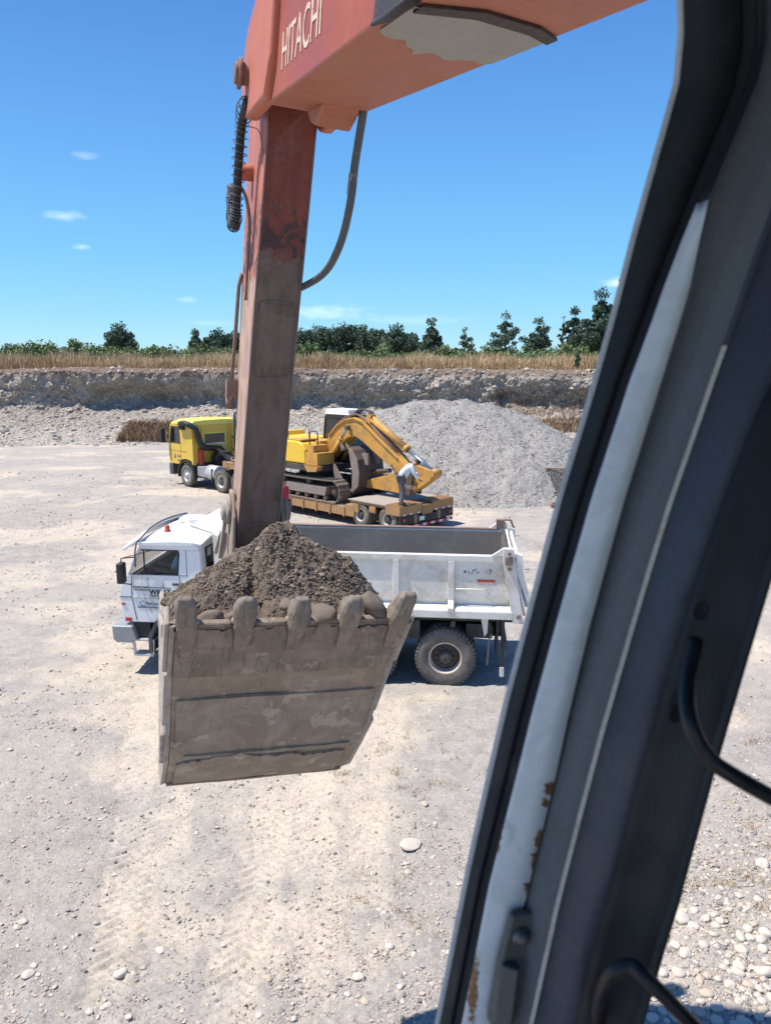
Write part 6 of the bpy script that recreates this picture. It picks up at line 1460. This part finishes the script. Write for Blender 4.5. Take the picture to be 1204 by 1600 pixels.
    # cross-section: (offset right, distance forward), material
    def sec(z, e):
        I = lambda zs_, vs_: float(np.interp(z, zs_, vs_))
        pL = I([-.7, -.55, -.46, -.34, -.16, .014, .098, .167, .3], [.011, .0105, .0095, .0125, .014, .0172, .0255, .0352, .055])
        pR = I([-.7, -.5, -.46, -.34, -.20, .014, .098, .160, .167, .3], [.034, .038, .0425, .0435, .0385, .0385, .041, .0368, .0354, .0555])  # panel pinched to a point at the roof's shadow line
        ln = I([-.7, -.55, -.43, -.31, -.14, .018, .097, .158, .3, .5], [.046, .0470, .0470, .0490, .0517, .0569, .0626, .0690, .092, .13])
        rr_ = I([-.8, -.51, -.4, -.27, -.126, 0, .2, .5], [.100, .1045, .1105, .1110, .1110, .125, .22, .42])
        A = [(.062, .68), (-.002, .604), (.001, .600), (pL * .55, .592), (pL - .0035, .590), (pL - .003, .602), (pL - .0008, .602), (pL, .577), (pL + .002, .574)]
        A += [((pL + pR) / 2, .567), (pR - .0008, .562), (pR + .0015, .566), (pR + (ln - pR) * .35, .574), (pR + (ln - pR) * .5, .568), (ln - .0015, .556), (ln, .526), (ln + .0025, .524), (ln + .0026, .528)]
        w_ = rr_ - ln; A += [(ln + w_ * q_, f_) for q_, f_ in ((.10, .530), (.20, .521), (.33, .509), (.47, .499), (.58, .493), (.68, .490), (.78, .482), (.88, .474))]
        A += [(rr_ - .004, .462), (rr_, .455), (rr_ + .003, .460), (rr_ + .003, .62)]
        return [(e + a, f) for a, f in A]
    zz = np.linspace(.62, -.80, 143); rings = []
    for z in zz:
        e = float(np.interp(-z, -zs, re)); rings.append([(x, y, z + 5.5) for x, y in sec(z, e)])
    mats = [M['pmetal'], M['pmetal'], M['pseal'], M['pseal'], M['pgroove'], M['pgroove'], M['pgroove'], M['ppanel'], M['ppanel'], M['ppanel'], M['pmid'], M['pmid'], M['pgroove'], M['pmid'], M['pmid'], M['pline'], M['pline'], M['pblue'], M['pblue'], M['pblue'], M['pblue'], M['pblue'], M['pdark'], M['pdark'], M['pdark'], M['pdark'], M['pdark'], M['pseal'], M['pseal'], M['pdark']]
    names = {}
    post = bpy.data.objects.new('cab_post', None); C.objects.link(post); post.parent = root
    ncol = len(rings[0])
    def strip(nm, c0, c1, m_, smooth=True, zr=(-9, 9)):
        rgs = [r for r, z in zip(rings, zz) if zr[0] <= z <= zr[1]]
        b = MB(); vs = [p for r in rgs for p in r[c0:c1 + 1]]; wv = c1 - c0 + 1; fs = []
        for i in range(len(rgs) - 1):
            for j in range(wv - 1): fs.append((i * wv + j, i * wv + j + 1, (i + 1) * wv + j + 1, (i + 1) * wv + j))
        b.add(vs, fs, smooth); o = b.build(nm, m_, post, fix=False); md = o.modifiers.new('thickness', 'SOLIDIFY'); md.thickness = .0012; md.offset = 1 if False else 0; return o
    strip('outer_edge', 0, 2, M['pmetal']); strip('rubber_seal', 2, 4, M['pseal']); strip('groove', 4, 7, M['pgroove'], False); pp = strip('lit_paint_panel', 7, 10, M['ppanel'], zr=(-9, .1705)); strip('painted_shade_panel', 7, 10, M['pdark'], zr=(.1695, 9)); strip('recess', 10, 15, M['pmid'])  # panel goes dark above its tip: roof shade painted as a dark strip
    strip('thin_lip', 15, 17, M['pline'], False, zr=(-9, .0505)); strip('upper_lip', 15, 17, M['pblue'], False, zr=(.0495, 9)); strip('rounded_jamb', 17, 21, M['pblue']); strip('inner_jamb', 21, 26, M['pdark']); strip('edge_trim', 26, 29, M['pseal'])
    # latch bracket with its bolt
    L = MB(); c = Vector((.3465, .556, -.505 + 5.5))
    def Lp(dx, dy, dz): return c + Vector((dx + dz * .13, dy, dz))
    L.prism([(0, 0)] * 3, 0, 0) if False else None
    rg = [[Lp(-.012, .004, .035), Lp(.014, .004, .035), Lp(.014, -.004, .035), Lp(-.012, -.004, .035)], [Lp(-.014, .004, -.012), Lp(.012, .004, -.012), Lp(.012, -.006, -.012), Lp(-.014, -.006, -.012)], [Lp(-.010, .004, -.075), Lp(.010, .004, -.075), Lp(.010, -.012, -.075), Lp(-.010, -.012, -.075)]]
    L.ring_loft(rg, smooth=False); L.beam(Lp(-.006, -.010, -.010), Lp(-.004, -.016, -.065), .016, .012); la = L.build('latch', M['plate'], post, .002)
    L = MB(); L.lathe([(.001, 0), (.0085, 0), (.009, .002), (.006, .003), (.0055, .008), (.001, .0085)], Lp(.0, -.005, .014), (0, -1, .1), 14); L.build('bolt', M['pbolt'], la); L = MB(); L.lathe([(.001, 0), (.005, 0), (.005, .004), (.001, .004)], Lp(.0, -.014, -.070), (0, -1, .1), 12); L.build('bolt', M['pbolt'], la)
    for (x, y, z) in ((.432, .476, -.16 + 5.5), (.424, .478, -.247 + 5.5)):
        b = MB(); b.lathe([(.001, 0), (.006, 0), (.007, .0008), (.008, 0), (.001, -.001)], (x, y, z), (0, -1, 0), 16); b.build('blind_hole', M['pgroove'], post)
    # grab handles
    def handle(px, f, r_):
        pts = []
        for (u, v) in px:
            a = (u - 602) / 1200; b_ = (800 - v) / 1200; p_ = R(PITCH); d = Vector((a, math.cos(p_) + b_ * math.sin(p_), -math.sin(p_) + b_ * math.cos(p_)))
            ff = f if not isinstance(f, list) else f[len(pts)]; t = ff / d.dot(hF); pts.append(Vector((t * d.dot(rM), ff, t * d.dot(uM) + 5.5)))
        b = MB(); b.tube(smooth(pts), r_, 14); return b.build('grab_handle', M['phandle'], root)
    handle([(1085, 1000), (1073, 1070), (1078, 1130), (1105, 1182), (1150, 1215), (1235, 1262), (1330, 1310)], [.47, .45, .43, .42, .41, .40, .40], .0062)
    handle([(932, 1640), (935, 1570), (952, 1525), (985, 1510), (1015, 1535), (1075, 1595), (1150, 1670)], [.50, .48, .46, .45, .435, .42, .41], .0062)
    # roof and door frame of the cab, over and behind the eye, unseen; roof extended to shade the post
    b = MB(); b.box(-.75, .95, -.95, .86, 6.10, 6.16); b.box(-.62, -.58, -.95, -.85, 4.3, 6.10); b.box(.60, .72, -.95, -.85, 4.3, 6.10); b.build('cab_roof', M['pdark'], root, .01)
    b = MB(); b.box(.58, .62, -.84, .40, 3.9, 4.6); b.box(-.62, .62, -.9, .5, 3.86, 3.90); b.build('cab_floor', M['pdark'], root, .01)
    b = MB(); b.box(.66, .70, -.84, .40, 4.6, 6.10); b.build('cab_shade_side', M['pdark'], root, .01)  # unseen side wall added to keep light off the post
    return root
def pm(name, col, rough=.45, spots=None, dark=None, spec=.4, **k): return mat(name, col, rough, spec=spec, **k)
M['pmetal'] = pm('post_edge', (.50, .50, .50), .5, dirt=(.25, .2, .17), da=.3, ds=30, fine=300)
M['pseal'] = pm('post_rubber', (.018, .021, .024), .55, dirt=(.045, .045, .045), da=.35, ds=14, fine=250, bump=.05)
M['pgroove'] = pm('post_groove', (.015, .015, .018), .8, da=.1)
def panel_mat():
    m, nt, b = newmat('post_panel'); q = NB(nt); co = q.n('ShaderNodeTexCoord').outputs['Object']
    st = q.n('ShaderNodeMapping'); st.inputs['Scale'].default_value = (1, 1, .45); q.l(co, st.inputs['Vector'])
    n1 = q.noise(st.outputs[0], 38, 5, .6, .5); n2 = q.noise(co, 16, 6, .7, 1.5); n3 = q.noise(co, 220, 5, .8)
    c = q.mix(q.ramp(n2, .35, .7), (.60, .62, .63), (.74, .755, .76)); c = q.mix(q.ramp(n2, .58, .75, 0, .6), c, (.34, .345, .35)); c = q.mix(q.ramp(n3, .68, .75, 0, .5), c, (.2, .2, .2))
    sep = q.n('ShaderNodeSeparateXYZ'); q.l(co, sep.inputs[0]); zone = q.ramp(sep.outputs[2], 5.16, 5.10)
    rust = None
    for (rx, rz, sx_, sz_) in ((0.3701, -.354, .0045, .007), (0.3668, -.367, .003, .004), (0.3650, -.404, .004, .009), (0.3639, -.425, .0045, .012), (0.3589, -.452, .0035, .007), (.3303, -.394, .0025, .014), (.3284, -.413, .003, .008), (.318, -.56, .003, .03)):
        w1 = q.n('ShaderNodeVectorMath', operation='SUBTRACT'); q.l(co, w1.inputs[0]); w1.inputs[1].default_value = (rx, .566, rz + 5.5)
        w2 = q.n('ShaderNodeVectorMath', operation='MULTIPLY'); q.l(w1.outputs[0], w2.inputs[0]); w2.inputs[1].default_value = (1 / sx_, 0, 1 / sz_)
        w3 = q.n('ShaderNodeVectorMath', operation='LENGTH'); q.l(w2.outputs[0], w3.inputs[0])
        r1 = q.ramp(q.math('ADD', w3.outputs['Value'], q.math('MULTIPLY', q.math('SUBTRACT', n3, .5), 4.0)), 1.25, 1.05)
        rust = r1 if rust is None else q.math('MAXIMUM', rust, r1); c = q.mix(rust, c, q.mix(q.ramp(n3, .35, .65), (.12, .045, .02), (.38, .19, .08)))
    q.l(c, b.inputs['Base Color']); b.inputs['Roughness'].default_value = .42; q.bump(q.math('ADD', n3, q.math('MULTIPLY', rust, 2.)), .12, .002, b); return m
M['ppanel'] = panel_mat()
M['pmid'] = pm('post_recess', (.125, .13, .135), .6, dirt=(.13, .12, .11), da=.3, ds=16, fine=200, bump=.05)
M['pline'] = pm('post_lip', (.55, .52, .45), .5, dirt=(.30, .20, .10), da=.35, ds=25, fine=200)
M['pblue'] = pm('post_jamb', (.058, .064, .086), .38, dirt=(.03, .026, .026), da=.2, ds=12, fine=200, bump=.04)
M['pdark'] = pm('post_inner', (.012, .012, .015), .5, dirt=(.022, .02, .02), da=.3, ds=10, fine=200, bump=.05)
M['plate'] = pm('latch_steel', (.11, .11, .105), .5, metal=.3, dirt=(.2, .17, .14), da=.4, ds=30, fine=300)
M['pbolt'] = pm('latch_bolt', (.16, .15, .14), .4, metal=.5, dirt=(.22, .17, .13), da=.4, ds=60, fine=300)
M['phandle'] = pm('handle_paint', (.010, .010, .013), .35, dirt=(.05, .045, .045), da=.35, ds=22, fine=200, bump=.05)
machine()

# ------------------------------------------------------------------ the load
def mw(x, y, z): return MM @ Vector((x, y, z + 5.5))
def soil_h(x, y):
    """height above the rim plane in machine coordinates, x right, y forward"""
    dx = (x - 1.14) / np.where(x < 1.14, 1.02, 1.05); dy = (y - 5.95) / np.where(y < 5.95, 1.08, .95)
    r = np.sqrt(dx * dx + dy * dy)
    h = .66 - .72 * np.sqrt(r * r + .006)
    h = h + .16 * fbm(x * 2.4, y * 2.4, oct=3, seed=181) + .05 * np.abs(fbm(x * 7, y * 7, oct=3, seed=183))
    gully = np.exp(-((x - (.86 + .12 * (y - 5.2))) / .05) ** 2) * sstep(6.0, 5.2, y); h = h - .16 * gully
    return h
RIMZ = lambda y: -1.66 - .185 * (y - 4.95)
def soil_mat():
    m, nt, b = newmat('dark_soil'); q = NB(nt); co = q.n('ShaderNodeTexCoord').outputs['Object']
    n1 = q.noise(co, 3, 6, .7); n2 = q.noise(co, 28, 6, .8); n3 = q.noise(co, 90, 4, .8)
    c = q.mix(q.ramp(n1, .35, .65), (.25, .20, .157), (.35, .285, .225)); c = q.mix(q.ramp(n2, .62, .42, 0, .6), c, (.13, .098, .073)); c = q.mix(q.ramp(n3, .66, .75, 0, .6), c, (.42, .36, .30))
    q.l(c, b.inputs['Base Color']); b.inputs['Roughness'].default_value = .95; b.inputs['Specular IOR Level'].default_value = .15
    q.bump(q.math('ADD', n2, q.math('MULTIPLY', n3, .7)), .8, .04, b); return m
M['soil'] = soil_mat()
def load():
    xs = np.arange(R0 - .83, R0 + .84, .013); ys = np.arange(4.93, 7.12, .014); X, Y = np.meshgrid(xs, ys)
    H = soil_h(X, Y); edge = np.minimum(np.minimum(X - xs[0], xs[-1] - X), np.minimum(Y - ys[0], ys[-1] - Y))
    lump = .075 * np.abs(fbm(X * 5.5, Y * 5.5, oct=5, seed=185, gain=.6)) + .022 * fbm(X * 26, Y * 26, oct=3, seed=187) + .02 * np.maximum(0, fbm(X * 14, Y * 14, oct=2, seed=188))
    Z = RIMZ(Y) + np.maximum(H, -.04 + .05 * fbm(X * 3, Y * 3, oct=2, seed=189)) + lump
    V = np.stack([X, Y, Z + 5.5], -1).reshape(-1, 3)
    nr, nc = X.shape; idx = np.arange(nr * nc).reshape(nr, nc); F = np.stack([idx[:-1, :-1], idx[:-1, 1:], idx[1:, 1:], idx[1:, :-1]], -1).reshape(-1, 4)
    root = bpy.data.objects.new('soil_heap', None); C.objects.link(root); root.matrix_world = MM; tag(root, 'heap of dark brown earth and stones piled in the hanging bucket', 'soil heap')
    npmesh('heap', V, F, M['soil'], smooth=False, parent=root)
    n = 16000; x = xs[0] + rng.random(n) * (xs[-1] - xs[0]); y = 4.95 + rng.random(n) * 2.1; s = .006 + .005 * rng.pareto(3.2, n); s = np.clip(s, .006, .026)
    z = RIMZ(y) + np.maximum(soil_h(x, y), -.04) + s * .3 + .018
    a = scatter('clods', np.stack([x, y, z + 5.5], -1), s, ICO1, [M['soil'], M['soil'], M['soil'], M['soil2']], flat=.9, jit=.2, parent=root)
M['soil2'] = mat('soil_pebble', (.24, .19, .15), .9, var=.2, dirt=(.15, .12, .1), da=.5, ds=20, bump=.3)
load()
for (x, y, z, s, k, lb) in [(.54, 5.05, -1.64, .085, 1, 'muddy rounded stone beside the left tooth of the hanging bucket'), (.68, 5.04, -1.62, .05, 0, 'small muddy stone between the two left teeth of the hanging bucket'),
                        (1.30, 4.98, -1.60, .075, 5, 'upright muddy cobble right of the middle tooth on the bucket lip'), (1.68, 5.02, -1.57, .10, 1, 'large muddy cobble against the right tooth of the hanging bucket'),
                        (1.04, 5.0, -1.53, .05, 2, 'muddy pebble just left of the middle tooth, upper of two')]:
    o = put_stone(0, 0, s, k, lb, None, cat='stone', z=0, name='stone'); w_ = mw(x, y, z); o.location = w_; o.rotation_euler = (.5, .9 if s > .09 else .2, 1.9 + x * 3)
    o.data = o.data.copy(); o.data.materials.clear(); o.data.materials.append(M['soil3'] if 'soil3' in M else M.setdefault('soil3', mat('muddy_stone', (.17, .135, .105), .85, var=.2, dirt=(.13, .10, .08), da=.5, ds=8, bump=.4)))

# planks lying behind the tipper cab
b = MB()
for i in range(4): b.beam((-.5 + .03 * i, .14 * i, .05 + .03 * (i % 2)), (.6 + .05 * i, .12 * i + .05, .05 + .03 * (i % 2)), .12, .04)
o = b.build('plank_pile', M['orange'], None, .004); o.location = (-4.15, 18.3, 0); tag(o, 'few orange-brown planks lying on the ground behind the white tipper cab', 'planks')
